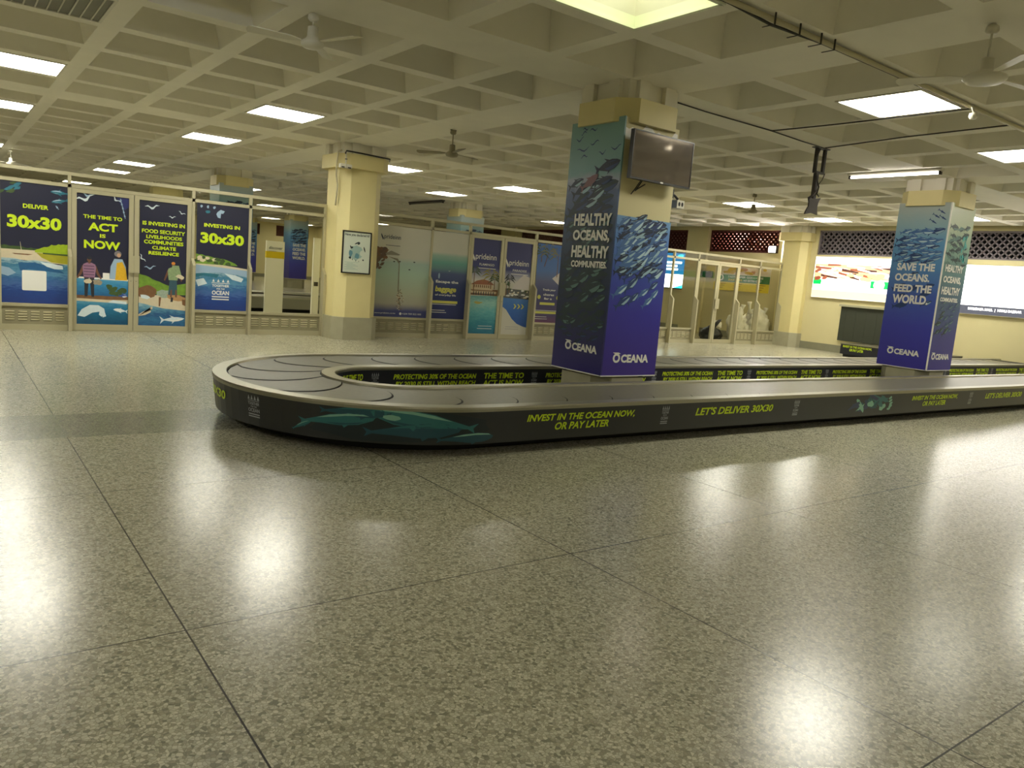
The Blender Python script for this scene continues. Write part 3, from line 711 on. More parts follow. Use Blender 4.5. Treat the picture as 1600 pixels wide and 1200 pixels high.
# ------------------------------------------------------------------ glazed partition
ZT0, ZT1, ZH0, ZH1 = 2.475, 2.53, 2.29, 2.345
def mullion(mb, x, lower=True):
    w_ = .024
    pr = [(YP+.03,0),(YP+.03,ZT1),(YP-.03,ZT1),(YP-.03,1.32),(YP-.15,1.20),(YP-.15,0)] if lower else [(YP+.03,0),(YP+.03,ZT1),(YP-.03,ZT1),(YP-.03,0)]
    mb.extrude([(x-w_, p, q) for p, q in pr], (2*w_,0,0), M_alu)
    if lower: mb.box((x-w_-.004,YP-.03,0),(x-w_,YP-.028,1.32), M_aluD)
def bay(kind, n, x0, x1, label, last=False, narrow=4):
    t = thing(f'{kind}_{n}', ((x0+x1)/2, YP, 0), label, 'glass door' if kind == 'door' else 'glazed bay', None, 'structure')
    f_ = MB(); mullion(f_, x0)
    if last: mullion(f_, x1)
    f_.box((x0,YP-.035,ZT0),(x1,YP+.035,ZT1), M_alu); f_.box((x0,YP-.03,ZH0),(x1,YP+.03,ZH1), M_alu)
    if kind == 'window':
        f_.box((x0,YP-.045,.375),(x1,YP+.03,.42), M_alu); f_.box((x0,YP-.03,0),(x1,YP+.03,.09), M_alu)
    else: f_.box((x0,YP-.03,0),(x1,YP+.03,.02), M_aluD)
    f_.build('frame', t)
    g = MB(); g.box((x0+.02,YP-.003,ZH1),(x1-.02,YP+.003,ZT0), M_glass)
    if kind == 'window': g.box((x0+.02,YP-.003,.42),(x1-.02,YP+.003,ZH0), M_glass)
    g.build('glass_pane', t)
    if kind == 'window':
        l = MB(); l.box((x0+.024,YP-.012,.09),(x1-.024,YP+.012,.375), M_louvP)
        ng = max(3, int(round((x1-x0)/.21))); sp = (x1-x0-.1)/ng
        for k in range(ng):
            for j in range(4):
                xa = x0+.05+sp*k+.025; z = .155+.042*j
                l.raw([(xa,YP-.013,z),(xa+sp-.05,YP-.013,z),(xa+sp-.05,YP-.03,z+.012),(xa,YP-.03,z+.012),(xa+sp-.05,YP-.013,z+.016),(xa,YP-.013,z+.016)],
                      [(0,1,2,3),(3,2,4,5)], M_slat)
        l.build('louvre_panel', t)
    else:
        xm = (x0+x1)/2
        for a, c, hs in ((x0+.03,xm-.006,1),(xm+.006,x1-.03,-1)):
            d = MB(); z0, z1 = .02, 2.285
            d.box((a,YP-.03,z0),(a+.07,YP+.03,z1), M_alu); d.box((c-.07,YP-.03,z0),(c,YP+.03,z1), M_alu)
            d.box((a+.07,YP-.03,z0),(c-.07,YP+.03,.115), M_alu); d.box((a+.07,YP-.03,2.225),(c-.07,YP+.03,z1), M_alu)
            lf = d.build('door_leaf', t)
            q = MB(); q.box((a+.07,YP-.003,.115),(c-.07,YP+.003,2.225), M_glass); q.build('glass_pane', lf)
            hx = c-.075 if hs > 0 else a-.005
            h_ = MB(); h_.box((hx,YP-.085,1.0),(hx+.08,YP-.07,1.29), M_alu); h_.box((hx+.03,YP-.07,1.03),(hx+.05,YP-.03,1.06), M_alu); h_.box((hx+.03,YP-.07,1.23),(hx+.05,YP-.03,1.26), M_alu)
            h_.build('pull_handle', lf)
            k_ = MB(); kx = c-.035 if hs > 0 else a+.035
            k_.lathe([(.012,0),(.012,.004)], (kx,YP-.035,.86), M_dark, 10); k_.build('lock', lf)
    return t
bay('window', 1, -.20, .74, 'glazed bay just outside the left edge')
bay('window', 2, .74, 1.69, 'glazed bay behind the lime 30x30 poster at the left edge')
bay('door', 1, 1.69, 3.575, 'pair of framed glass doors carrying the call to act posters')
bay('window', 3, 3.575, 4.56, 'glazed bay behind the investing poster right of the doors')
bay('window', 4, 4.56, 5.99, 'clear glazed bay left of the octagonal column', True)
bay('window', 5, 7.02, 8.39, 'wide glazed bay behind the beach poster')
bay('window', 6, 8.39, 9.35, 'glazed bay behind the baggage slogan poster')
bay('door', 2, 9.35, 11.2, 'pair of framed glass doors carrying two hotel posters')
bay('window', 7, 11.2, 12.2, 'glazed bay behind the palm tree poster')
bay('window', 8, 12.2, 13.4, 'glazed bay hidden by the near wrapped pillar', True)
bay('window', 9, 14.3, 15.95, 'clear glazed bay just right of the near wrapped pillar')
bay('window', 10, 15.95, 16.95, 'clear glazed bay in front of the blue lit screen')
bay('door', 3, 16.95, 18.78, 'pair of clear glass doors in front of the green and yellow sign')
bay('window', 11, 18.78, 19.76, 'narrow clear bay in front of the smaller plastic bag')
bay('window', 12, 19.76, 20.86, 'last clear bay at the right end, in front of the larger bag', True)

# ------------------------------------------------------------------ posters on the partition
M_navy = mat('ink_navy', (34,36,58), .4); M_hnavy = mat('ink_hotel_navy', (44,50,104), .4)
def sea(nm, z0, z1, stops, amp=.5, sc=9, st=4): return ramp_mat(nm, stops, 2, z0, z1, .4, wave=(amp, sc, st))
M_sea1 = sea('print_sea', .43, 1.12, [(0,(36,58,128)),(.3,(34,70,140)),(.42,(70,104,164)),(.55,(48,96,150)),(.7,(90,142,176)),(.85,(52,116,150)),(1,(160,188,200))], .6)
M_lag = sea('print_lagoon', .6, .92, [(0,(30,92,140)),(.5,(52,130,176)),(1,(90,160,190))], .8)
M_deep = sea('print_deep', .1, .55, [(0,(16,70,106)),(.4,(22,96,130)),(.7,(40,120,160)),(1,(110,170,190))], .6)
M_deep2 = sea('print_deep_blue', .1, .5, [(0,(24,78,128)),(.3,(50,110,150)),(.5,(26,76,126)),(.8,(86,140,166)),(1,(150,180,190))], .9, 9, 5)
M_grn = mat('ink_green', (110,146,50), .45, noise=.4, nscale=18); M_grnL = mat('ink_green_bright', (150,176,30), .45, noise=.25, nscale=20)
M_grnD = mat('ink_green_dark', (62,84,44), .45, noise=.45, nscale=22); M_sand = mat('ink_sand', (206,194,166), .45, noise=.1, nscale=20)
M_foam = mat('ink_foam', (206,220,226), .45, noise=.12, nscale=25); M_tealD = mat('ink_teal_dark', (40,110,130), .45, noise=.3, nscale=20)
M_brown = mat('ink_brown', (120,86,56), .45, noise=.3, nscale=20); M_skin = mat('ink_skin', (110,76,58), .45); M_skinL = mat('ink_skin_light', (190,150,120), .45)
M_pink = mat('ink_pink_stripe', (150,112,140), .45); M_mauve = mat('ink_mauve', (96,70,96), .45); M_yel = mat('ink_yellow', (214,170,40), .45, noise=.2, nscale=30)
M_blueL = mat('ink_pale_blue', (150,176,200), .45); M_blueS = mat('ink_blue', (44,80,160), .45); M_trous = mat('ink_dark_trousers', (44,46,54), .45)
M_greenshawl = mat('ink_shawl', (130,150,110), .45, noise=.4, nscale=40); M_skirtb = mat('ink_teal_skirt', (52,84,96), .45); M_orange = mat('ink_orange', (200,130,50), .45)
G = 'printed posters on the glass partition'
pp = PY(YP-.010)
def poster(x0, x1, z0, z1, base, label, art, lets, group=G, y=None, pm=None):
    pm = pm or pp
    b = MB(); rect(b, pm, x0, x1, z0, z1, base, 0); 
    art(b, pm, lambda a, c: (x0+(x1-x0)*a, z0+(z1-z0)*c))
    o = tag(b.build('window_poster'), label, 'poster', group)
    if lets:
        b = lines(o); lets(b, pm); close(b)
    return o
def P_(b, pm, q, pts, m, off): poly(b, pm, [q(a, c) for a, c in pts], m, off)
def gull(b, pm, cx, cz, s, m, ang=0, off=.003):
    ca, sa = math.cos(ang), math.sin(ang)
    pts = [(-.5,.12),(-.28,.2),(-.06,.05),(.04,.05),(.26,.22),(.5,.16),(.24,.12),(.06,-.08),(-.06,-.1),(-.26,.1)]
    poly(b, pm, [(cx+s*(x*ca-y*sa), cz+s*(x*sa+y*ca)) for x, y in pts], m, off)
def hill(u0, u1, base, tops, seed=0, n=14):
    rnd = random.Random(seed); pts = [(u0, base)]
    for k in range(n+1):
        tt = k/n*(len(tops)-1); i = min(int(tt), len(tops)-2); fr_ = tt-i
        pts.append((u0+(u1-u0)*k/n, tops[i]*(1-fr_)+tops[i+1]*fr_+.012*(rnd.random()-.5)))
    return pts+[(u1, base)]
def figure(b, pm, cx, z, h, shirt, legs, skin, hair, off=.004, skirt=False, arm=0):
    """small printed standing person, facing the viewer"""
    S_ = lambda x, y: (cx+h*x, z+h*y)
    if skirt: poly(b, pm, [S_(-.13,.04),S_(.12,.04),S_(.10,.52),S_(-.09,.52)], legs, off)
    else:
        poly(b, pm, [S_(-.10,0),S_(-.04,0),S_(-.005,.48),S_(-.11,.50)], legs, off); poly(b, pm, [S_(.05,0),S_(.11,0),S_(.11,.5),S_(.005,.48)], legs, off)
    poly(b, pm, [S_(-.12,.47),S_(.12,.47),S_(.15,.72),S_(.13,.80),S_(.05,.84),S_(-.05,.84),S_(-.13,.80),S_(-.15,.72)], shirt, off+.0008)
    poly(b, pm, [S_(-.15,.78),S_(-.12,.70),S_(-.17,.55),S_(-.22-arm,.44),S_(-.25-arm,.46),S_(-.21,.60)], skin, off+.0004); poly(b, pm, [S_(.15,.78),S_(.12,.70),S_(.17,.55),S_(.22+arm,.44),S_(.25+arm,.46),S_(.21,.60)], skin, off+.0004)
    blob(b, pm, cx, z+h*.92, h*.05, h*.065, skin, off+.0012, 12); blob(b, pm, cx, z+h*.955, h*.054, h*.04, hair, off+.0016, 12)
    poly(b, pm, [S_(-.025,.82),S_(.025,.82),S_(.022,.88),S_(-.022,.88)], skin, off+.001)
# poster 1
def a1(b, pm, q):
    rn = random.Random(2)
    for k in range(9): blob(b, pm, *q(rn.uniform(.0,.26), rn.uniform(.90,.985)), .05, .022, M_grnD if k % 2 else M_tealD, .002+.0001*k, 10, .3, .6, k)
    fish(b, pm, *q(.88,.945), .26, 3.14-.05, M_tealD, M_blueL, .003, fat=.12); fish(b, pm, *q(.88,.875), .24, 3.14+.2, M_tealD, M_blueL, .003, fat=.12); fish(b, pm, *q(.84,.82), .07, 2.2, M_blueL, M_blueL, .003)
    P_(b, pm, q, [(0,.37),(1,.34),(1,.40),(.6,.455),(0,.455)], M_sand, .001)
    P_(b, pm, q, hill(0,.62,.445,[.475,.47,.455],1), M_grnD, .0015)
    P_(b, pm, q, hill(.50,1,.43,[.45,.475,.50,.508,.512],3), M_grnL, .0018)
    P_(b, pm, q, [(.52,.428),(1,.42),(1,.345),(.75,.355),(.6,.39)], mat('ink_olive_water', (164,160,40), .45, noise=.2, nscale=14), .0016)
    P_(b, pm, q, [(.62,.432),(1,.428),(1,.415),(.62,.42)], M_grnD, .0021)
    P_(b, pm, q, [(.14,.44),(.5,.435),(.48,.415),(.4,.407),(.2,.41)], M_sand, .0024); P_(b, pm, q, [(.16,.413),(.47,.413),(.4,.403),(.2,.404)], M_brown, .0026)
    P_(b, pm, q, [(.295,.44),(.305,.44),(.285,.51),(.28,.51)], M_sand, .0025)
    P_(b, pm, q, [(0,0),(1,0),(1,.345),(.85,.335),(.7,.355),(.5,.365),(.35,.355),(.2,.37),(0,.37)], M_sea1, .003)
    P_(b, pm, q, [(.57,.352),(.75,.345),(.92,.33),(.93,.30),(.8,.298),(.68,.315)], M_foam, .0035); P_(b, pm, q, [(0,.30),(.12,.29),(.22,.25),(.1,.22),(0,.235)], M_blueL, .0035)
    P_(b, pm, q, [(.25,.335),(.5,.345),(.72,.315),(.9,.285),(.95,.265),(.6,.28),(.4,.285),(.28,.27)], mat('ink_wave_blue', (36,92,140), .45, noise=.2, nscale=16), .0032)
    for z in (.275,): P_(b, pm, q, [(.38,z),(.62,z-.01),(.62,z-.016),(.38,z-.006)], M_foam, .004)
def l1(b, pm):
    text(b, 'DELIVER', pm, 1.06, 1.40, 1.90, 1.965, M_lime, .032, .005); text(b, '30x30', pm, .85, 1.58, 1.59, 1.785, M_lime, .045, .005)
o = poster(.765, 1.665, .425, 2.29, M_navy, 'navy poster reading deliver 30x30 over a green shore, leftmost on the glass', a1, l1)
b = MB(); pts = []
for cx, cz, a0 in ((1.35,.92,0),(1.06,.92,90),(1.06,.645,180),(1.35,.645,270)):
    for k in range(4): a = math.radians(a0+30*k); pts.append((cx+.02*math.cos(a), cz+.02*math.sin(a)))
poly(b, pp, pts, M_white, .006); b.build('card', o)
# poster 2 on left door leaf
def a2(b, pm, q):
    P_(b, pm, q, [(0,0),(1,0),(1,.175),(0,.185)], M_deep, .001)
    P_(b, pm, q, [(0,.18),(1,.17),(1,.235),(0,.225)], M_sand, .0012); P_(b, pm, q, [(0,.2),(.6,.195),(1,.2),(1,.24),(0,.235)], M_brown, .0014)
    P_(b, pm, q, [(0,.225),(1,.225),(1,.365),(0,.365)], M_lag, .0016)
    P_(b, pm, q, [(0,.355),(1,.350),(1,.362),(0,.367)], M_white, .002)
    rn = random.Random(3)
    for k in range(8): blob(b, pm, *q(rn.uniform(.62,.9), rn.uniform(.24,.31)), .055, .04, M_grnD, .0022+.0001*k, 10, 0, .6, k)
    figure(b, pm, *q(.24,.215), .66, M_pink, M_trous, M_skin, M_trous, .004, arm=.03)
    for k in range(5): rect(b, pm, *(q(.135,0)[0], q(.335,0)[0]), q(0,.36+.022*k)[1], q(0,.367+.022*k)[1], M_mauve, .0056)
    blob(b, pm, *q(.22,.335), .06, .04, M_sand, .006, 12, 0, .3, 4); blob(b, pm, *q(.40,.33), .07, .05, mat('ink_catch', (150,140,120), .5, noise=.5, nscale=60), .006, 14, 0, .5, 9)
    rect(b, pm, q(.5,0)[0], q(.63,0)[0], q(0,.362)[1], q(0,.405)[1], M_white, .003)
    P_(b, pm, q, [(.63,.36),(.97,.355),(.95,.46),(.88,.52),(.72,.52),(.65,.46)], M_blueL, .004); P_(b, pm, q, [(.74,.355),(.98,.355),(.95,.44),(.88,.50),(.77,.49)], M_yel, .0045)
    blob(b, pm, *q(.79,.56), .055, .05, mat('ink_headscarf', (120,116,120), .5), .005, 12); blob(b, pm, *q(.81,.55), .03, .036, M_skinL, .0055, 12)
    fish(b, pm, *q(.90,.232), .14, 0, M_blueS, M_white, .004, fat=.22)
    P_(b, pm, q, [(.02,.065),(.10,.115),(.25,.15),(.42,.15),(.53,.125),(.55,.085),(.48,.06),(.43,.075),(.44,.10),(.3,.09),(.15,.055)], M_foam, .003); P_(b, pm, q, [(.5,.08),(.55,.09),(.57,.065),(.5,.055)], M_foam, .0032)
    fish(b, pm, *q(.85,.115), .22, 3.0, M_foam, M_white, .003, fat=.13); P_(b, pm, q, [(.6,.175),(.97,.165),(.97,.185),(.7,.195)], M_foam, .003)
    gull(b, pm, *q(.17,.955), .30, M_foam, .3); gull(b, pm, *q(.2,.985), .22, M_blueL, -.1); gull(b, pm, *q(.74,.975), .18, M_foam, -.7)
    P_(b, pm, q, [(.76,.995),(1,.995),(1,.93),(.9,.9)], M_hnavy, .0015)
    for k in range(5): fish(b, pm, *q(.84+.02*k,.975-.03*k), .07, 1.8, M_blueL, M_blueL, .003)
def l2(b, pm):
    text(b, 'THE TIME TO', pm, 1.885, 2.455, 1.835, 1.895, M_lime, .032, .007); text(b, 'ACT', pm, 1.955, 2.39, 1.645, 1.775, M_lime, .04, .007)
    text(b, 'IS', pm, 2.125, 2.21, 1.54, 1.60, M_lime, .032, .007); text(b, 'NOW', pm, 1.895, 2.43, 1.355, 1.49, M_lime, .04, .007)
poster(1.79, 2.555, .115, 2.225, M_navy, 'navy poster reading the time to act is now on the left door leaf', a2, l2)
def a3(b, pm, q):
    P_(b, pm, q, hill(0,1,.26,[.42,.40,.36,.33,.345,.36],4), M_grn, .001)
    P_(b, pm, q, [(0,.13),(1,.13),(1,.22),(.75,.25),(.3,.25),(0,.235)], M_sand, .0015); P_(b, pm, q, [(0,0),(1,0),(1,.13),(.5,.145),(0,.185)], M_deep2, .002)
    blob(b, pm, *q(.17,.275), .16, .11, M_brown, .003, 16, 0, .25, 3); blob(b, pm, *q(.56,.265), .14, .07, mat('ink_net', (150,166,150), .5, noise=.4, nscale=60), .0032, 16, 0, .4, 6); blob(b, pm, *q(.80,.235), .16, .055, mat('ink_hide', (176,136,92), .5, noise=.2, nscale=30), .0034, 14, -.15, .3, 8)
    blob(b, pm, *q(.13,.232), .08, .03, M_foam, .0036, 12, -.2, .4, 5); P_(b, pm, q, [(.42,.16),(.45,.16),(.47,.235),(.42,.235)], M_brown, .004); P_(b, pm, q, [(.67,.2),(.72,.2),(.73,.235),(.68,.24)], M_trous, .0045); P_(b, pm, q, [(.93,.18),(1,.17),(1,.22),(.92,.225)], M_brown, .0045)
    P_(b, pm, q, [(0,.09),(.15,.125),(.29,.135),(.29,.155),(.24,.15),(.26,.11),(.14,.085),(0,.075)], M_sand, .004); fish(b, pm, *q(.72,.055), .40, .08, M_foam, M_white, .004, fat=.10)
    figure(b, pm, *q(.72,.245), .60, M_greenshawl, M_skirtb, M_skin, M_orange, .005, skirt=True); P_(b, pm, q, [(.64,.40),(.80,.39),(.90,.42),(.84,.50),(.70,.50)], M_greenshawl, .0068); blob(b, pm, *q(.87,.41), .075, .035, M_sand, .0072, 12, -.3, .4, 3)
    P_(b, pm, q, [(.66,.24),(.70,.24),(.70,.30),(.67,.30)], M_skin, .0058); P_(b, pm, q, [(.77,.24),(.81,.24),(.80,.30),(.77,.30)], M_skin, .0058)
    gull(b, pm, *q(.26,.945), .24, M_foam, .1); gull(b, pm, *q(.88,.925), .13, M_foam, -.4); gull(b, pm, *q(.68,.885), .12, M_foam, .0); gull(b, pm, *q(.05,.54), .16, M_foam, -1.0); gull(b, pm, *q(.23,.465), .20, M_blueL, .1)
def l3(b, pm):
    for s_, a, c, z0, z1 in (('IS INVESTING IN',2.765,3.44,1.82,1.885),('FOOD SECURITY',2.755,3.445,1.69,1.755),('LIVELIHOODS',2.825,3.395,1.60,1.66),('COMMUNITIES',2.79,3.42,1.51,1.575),('CLIMATE',2.92,3.30,1.42,1.48),('RESILIENCE',2.865,3.35,1.33,1.39)): text(b, s_, pm, a, c, z0, z1, M_lime, .032, .007)
poster(2.72, 3.475, .115, 2.225, M_navy, 'navy poster listing food security and livelihoods on the right door leaf', a3, l3)
def a4(b, pm, q):
    for k, (a, c) in enumerate(((.08,.97),(.2,.97),(.32,.97))): blob(b, pm, *q(a, c), .02, .025, M_blueL, .002, 8, 0, .5, k)
    blob(b, pm, *q(.2,.925), .035, .03, M_tealD, .002, 9, 0, .5, 2); P_(b, pm, q, [(.38,.93),(.44,.955),(.52,.945),(.49,.92),(.45,.92),(.44,.875),(.39,.88),(.36,.91)], M_blueL, .002)
    P_(b, pm, q, [(0,.36),(1,.37),(1,.41),(0,.46)], M_sand, .001); P_(b, pm, q, hill(0,.80,.435,[.53,.515,.50,.49,.44],7), M_grn, .0015)
    rn = random.Random(12)
    for k in range(14): blob(b, pm, *q(rn.uniform(.02,.72), rn.uniform(.445,.50)), .05, .03, M_grnD if k % 3 else M_sand, .002+.0001*k, 9, 0, .6, k)
    P_(b, pm, q, [(0,.33),(1,.33),(1,.395),(0,.425)], M_blueL, .0032); P_(b, pm, q, [(0,0),(1,0),(1,.33),(.8,.35),(.5,.36),(.2,.355),(0,.34)], M_sea1, .0036)
    P_(b, pm, q, [(.55,.355),(.75,.345),(.92,.315),(.88,.28),(.7,.30)], M_foam, .004); P_(b, pm, q, [(0,.34),(.2,.35),(.45,.345),(.4,.31),(.15,.325),(0,.31)], M_tealD, .0038); P_(b, pm, q, [(0,.28),(.15,.30),(.22,.25),(.05,.22)], M_foam, .004)
def l4(b, pm):
    text(b, 'INVESTING IN', pm, 3.76, 4.38, 1.885, 1.95, M_lime, .032, .006); text(b, '30x30', pm, 3.70, 4.46, 1.60, 1.79, M_lime, .045, .006)
    def put(s_, a, c, v0, v1):
        if s_ is None: rect(b, pm, a, c, v0, v1, M_white, .006)
        elif s_ == 'tri': poly(b, pm, [(a,v0),(c,v0),((a+c)/2,v1)], M_white, .006)
        else: text(b, s_, pm, a, c, v0, v1, M_white, .03, .006)
    W_ = .31; c = 4.07
    put('OCEAN', c-.15, c+.15, .70, .775); put('FOR THE', c-.07, c+.07, .795, .82); put('TOGETHER', c-.15, c+.15, .84, .885); put(None, c-.15, c+.15, .655, .675); put(None, c-.15, c+.15, .61, .63); put(None, c-.16, c+.16, .905, .915)
    for k in range(4): put('tri', c-.15+.085*k, c-.105+.085*k, .93, .985)
poster(3.635, 4.545, .425, 2.29, M_navy, 'navy poster reading investing in 30x30 above a blue wave', a4, l4)
# hotel posters
M_mist = ramp_mat('print_beach', [(0,(60,66,120)),(.09,(70,76,128)),(.17,(170,166,150)),(.3,(176,184,160)),(.5,(170,196,176)),(.62,(166,190,180)),(.68,(196,196,182)),(1,(204,202,188))], 2, .38, 2.25, .4, wave=(.03,3,1))
def bird_logo(b, pm, x, z, s, m, sub, subm, m_line=True):
    text(b, 'prideinn', pm, x, x+s, z, z+.30*s, m, .008, .004)
    poly(b, pm, [(x-.02*s,z+.08*s),(x-.17*s,z+.33*s),(x-.19*s,z+.24*s),(x-.14*s,z+.12*s),(x-.06*s,z-.02*s)], m, .004)
    if sub: text(b, sub, pm, x+.2*s, x+.92*s, z-.17*s, z-.08*s, subm, .01, .004)
    if m_line: rect(b, pm, x+.12*s, x+1.0*s, z-.29*s, z-.262*s, m, .004)
M_inkd = mat('ink_slate', (70,76,92), .45)
def aH1(b, pm, q):
    rn = random.Random(5)
    for k in range(44): blob(b, pm, *q(rn.triangular(.03,.24,.05), rn.uniform(.655,.75)), .05, .035, M_brown if k % 2 else mat('ink_scrub', (104,84,66), .5, noise=.4, nscale=25), .002+.0001*k, 11, 0, .6, k)
    for k in range(22): blob(b, pm, *q(rn.triangular(.03,.17,.04), rn.uniform(.53,.64)), .05, .025, mat('ink_scrub', (104,84,66), .5), .002+.0001*k, 11, .5, .6, k+20)
    P_(b, pm, q, [(.2,.70),(.3,.735),(.46,.70),(.44,.69),(.2,.685)], mat('ink_far_head', (140,136,120), .5), .002)
    P_(b, pm, q, [(.25,.67),(.42,.655),(.46,.62),(.47,.3),(.50,.19),(.53,.14),(.48,.16),(.45,.3),(.445,.60),(.40,.635)], mat('ink_groyne', (130,126,104), .5, noise=.3, nscale=40), .0022)
    for k in range(60): blob(b, pm, *q(.49+.06*rn.gauss(0,.5), rn.uniform(.1,.32)), .012, .01, M_brown if k % 2 else M_sand, .003, 7, 0, .5, k)
    for a, c in ((.36,.62),(.46,.625),(.64,.545),(.72,.63)): blob(b, pm, *q(a, c), .025, .012, M_trous, .003, 8)
def lH1(b, pm):
    bird_logo(b, pm, 7.27, 1.985, .38, M_inkd, None, M_inkd); text(b, 'www.prideinn.co.ke', pm, 7.14, 7.62, .475, .51, M_white, .01, .004); text(b, '+254 709 022 000', pm, 7.78, 8.24, .475, .51, M_white, .01, .004); blob(b, pm, 7.74, .492, .028, .028, M_white, .004)
poster(7.055, 8.365, .385, 2.28, M_mist, 'pale misty beach poster right of the octagonal column', aH1, lH1)
M_slog = ramp_mat('print_slogan', [(0,(34,44,100)),(.36,(46,60,112)),(.54,(72,86,128)),(.6,(100,140,140)),(.66,(104,160,152)),(.74,(150,182,168)),(.78,(202,202,188)),(1,(204,202,188))], 2, .40, 2.25, .4, wave=(.02,5,4))
def lH2(b, pm):
    text(b, 'Escape the', pm, 8.55, 9.12, 1.175, 1.25, M_white, .035, .004); text(b, 'of everyday life', pm, 8.55, 9.08, .905, .955, M_white, .02, .004)
    rect(b, pm, 8.43, 9.13, .755, .81, mat('ink_lemon', (206,204,96), .45), .004); rect(b, pm, 8.43, 9.1, .725, .737, M_white, .004); rect(b, pm, 8.43, 8.82, .595, .607, M_white, .004); rect(b, pm, 8.43, 8.86, .55, .562, M_white, .004)
    text(b, 'baggage', pm, 8.55, 9.08, .97, 1.125, mat('ink_lemon', (206,204,96), .45), .04, .004, .12)
poster(8.425, 9.325, .40, 2.28, M_slog, 'blue sea poster reading escape the baggage of everyday life', lambda b, pm, q: [gull(b, pm, *q(.5,.56), .06, M_white), blob(b, pm, *q(.22,.5), .02, .06, M_blueL)], lH2)
M_pool = sea('print_pool', .1, .95, [(0,(40,118,146)),(.3,(50,140,160)),(.6,(100,180,186)),(.85,(150,200,190)),(1,(110,170,170))], .5, 10, 3)
M_sky1 = ramp_mat('print_hotel_sky', [(0,(200,196,176)),(.15,(206,204,196)),(.3,(150,152,176)),(.42,(58,64,122)),(1,(50,54,112))], 2, 1.15, 2.2, .4)
def palm(b, pm, x, z, h, R_, seed, m=None, lean=0):
    rn = random.Random(seed); m = m or M_grnD
    poly(b, pm, [(x-.012,z),(x+.012,z),(x+lean+.007,z+h),(x+lean-.007,z+h)], M_brown, .005)
    for k in range(9):
        a = math.pi*(k/8)*1.25-.4; L = R_*rn.uniform(.8,1.1); ex, ez = x+lean+L*math.cos(a), z+h+L*.7*math.sin(a)-.25*L
        mx_, mz = x+lean+L*.5*math.cos(a), z+h+L*.55*math.sin(a)+.02
        poly(b, pm, [(x+lean,z+h),(mx_,mz+.018),(ex,ez),(mx_,mz-.02)], m, .0055+.0001*k)
def aHL(b, pm, q):
    P_(b, pm, q, [(0,0),(1,0),(1,.41),(0,.40)], M_pool, .001)
    rf = mat('ink_roof_tile', (150,92,64), .5, noise=.2, nscale=30); wl = mat('ink_hotel_wall', (206,186,150), .5)
    P_(b, pm, q, [(0,.41),(1,.41),(1,.475),(0,.475)], M_brown, .002); P_(b, pm, q, [(.02,.465),(.8,.465),(.8,.53),(.02,.53)], wl, .003); P_(b, pm, q, [(0,.43),(.95,.43),(.95,.455),(0,.455)], wl, .003)
    P_(b, pm, q, [(.0,.52),(.85,.525),(.7,.56),(.45,.58),(.2,.56)], rf, .004)
    for k in range(9): P_(b, pm, q, [(.1+.075*k,.49),(.14+.075*k,.49),(.14+.075*k,.518),(.1+.075*k,.518)], M_brown, .0045); P_(b, pm, q, [(.1+.09*k,.41),(.13+.09*k,.41),(.13+.09*k,.45),(.1+.09*k,.45)], M_trous, .0045)
    x, z = q(.1,.45); palm(b, pm, x, z, .42, .22, 3); x, z = q(.72,.48); palm(b, pm, x, z, .30, .28, 4, mat('ink_palm_gold', (150,140,50), .5)); palm(b, pm, x+.1, z, .22, .2, 5, M_grnD)
    blob(b, pm, *q(.3,.33), .10, .03, mat('ink_gold_glint', (180,170,90), .45), .002, 12, 0, .6, 2)
def lHL(b, pm):
    bird_logo(b, pm, 9.53, 1.735, .56, M_white, 'FLAMINGO', M_white); rect(b, pm, 9.72, 10.10, .285, .295, M_white, .005); rect(b, pm, 9.70, 10.10, .225, .237, M_white, .005)
poster(9.455, 10.195, .115, 2.225, M_sky1, 'dark blue hotel poster with a turquoise pool on the left hotel door', aHL, lHL)
def aHR(b, pm, q):
    P_(b, pm, q, [(0,.0),(1,0),(1,.10),(0,.40)], mat('ink_pool_deck', (206,204,190), .5), .001)
    P_(b, pm, q, [(0,.30),(.15,.27),(.4,.17),(.6,.12),(.85,.09),(1,.08),(1,.42),(0,.42)], sea('print_pool_blue', .3, 1.1, [(0,(30,80,160)),(.5,(44,104,186)),(1,(70,130,196))], .4, 8, 2), .002)
    rn = random.Random(9)
    P_(b, pm, q, [(0,.40),(1,.39),(1,.49),(0,.50)], mat('ink_lounge', (90,92,88), .5, noise=.4, nscale=40), .003)
    for k in range(26): blob(b, pm, *q(rn.uniform(.05,.98), rn.uniform(.40,.50)), rn.uniform(.02,.07), .02, rn.choice([M_white,M_trous,M_sand,M_grnD]), .0035+.0001*k, 9, 0, .5, k)
    P_(b, pm, q, [(.3,.50),(1,.50),(1,.63),(.75,.66),(.6,.62)], mat('ink_cloud', (206,200,196), .5), .0012)
    x, z = q(.2,.45); palm(b, pm, x, z, .32, .18, 6, M_trous); palm(b, pm, x-.08, z-.05, .24, .14, 7, M_grnD)
    for k in range(3): P_(b, pm, q, [(.42+.15*k,.335),(.47+.15*k,.335),(.54+.15*k,.31),(.47+.15*k,.283),(.42+.15*k,.283),(.48+.15*k,.31)], mat('ink_lemon', (206,204,96), .45), .006)
def lHR(b, pm):
    bird_logo(b, pm, 10.46, 1.66, .56, M_white, 'PARADISE', M_white); rect(b, pm, 10.48, 10.85, .285, .295, M_greyink, .005); rect(b, pm, 10.48, 10.86, .235, .245, M_greyink, .005)
poster(10.36, 11.095, .115, 2.225, M_sky1, 'dark blue hotel poster with yellow arrows over a pool on the right hotel door', aHR, lHR)
M_palm = ramp_mat('print_palm', [(0,(110,56,92)),(.12,(70,58,104)),(.4,(52,56,108)),(.55,(84,92,130)),(.68,(70,110,176)),(1,(60,110,190))], 2, .38, 2.25, .4, wave=(.05,3,1))
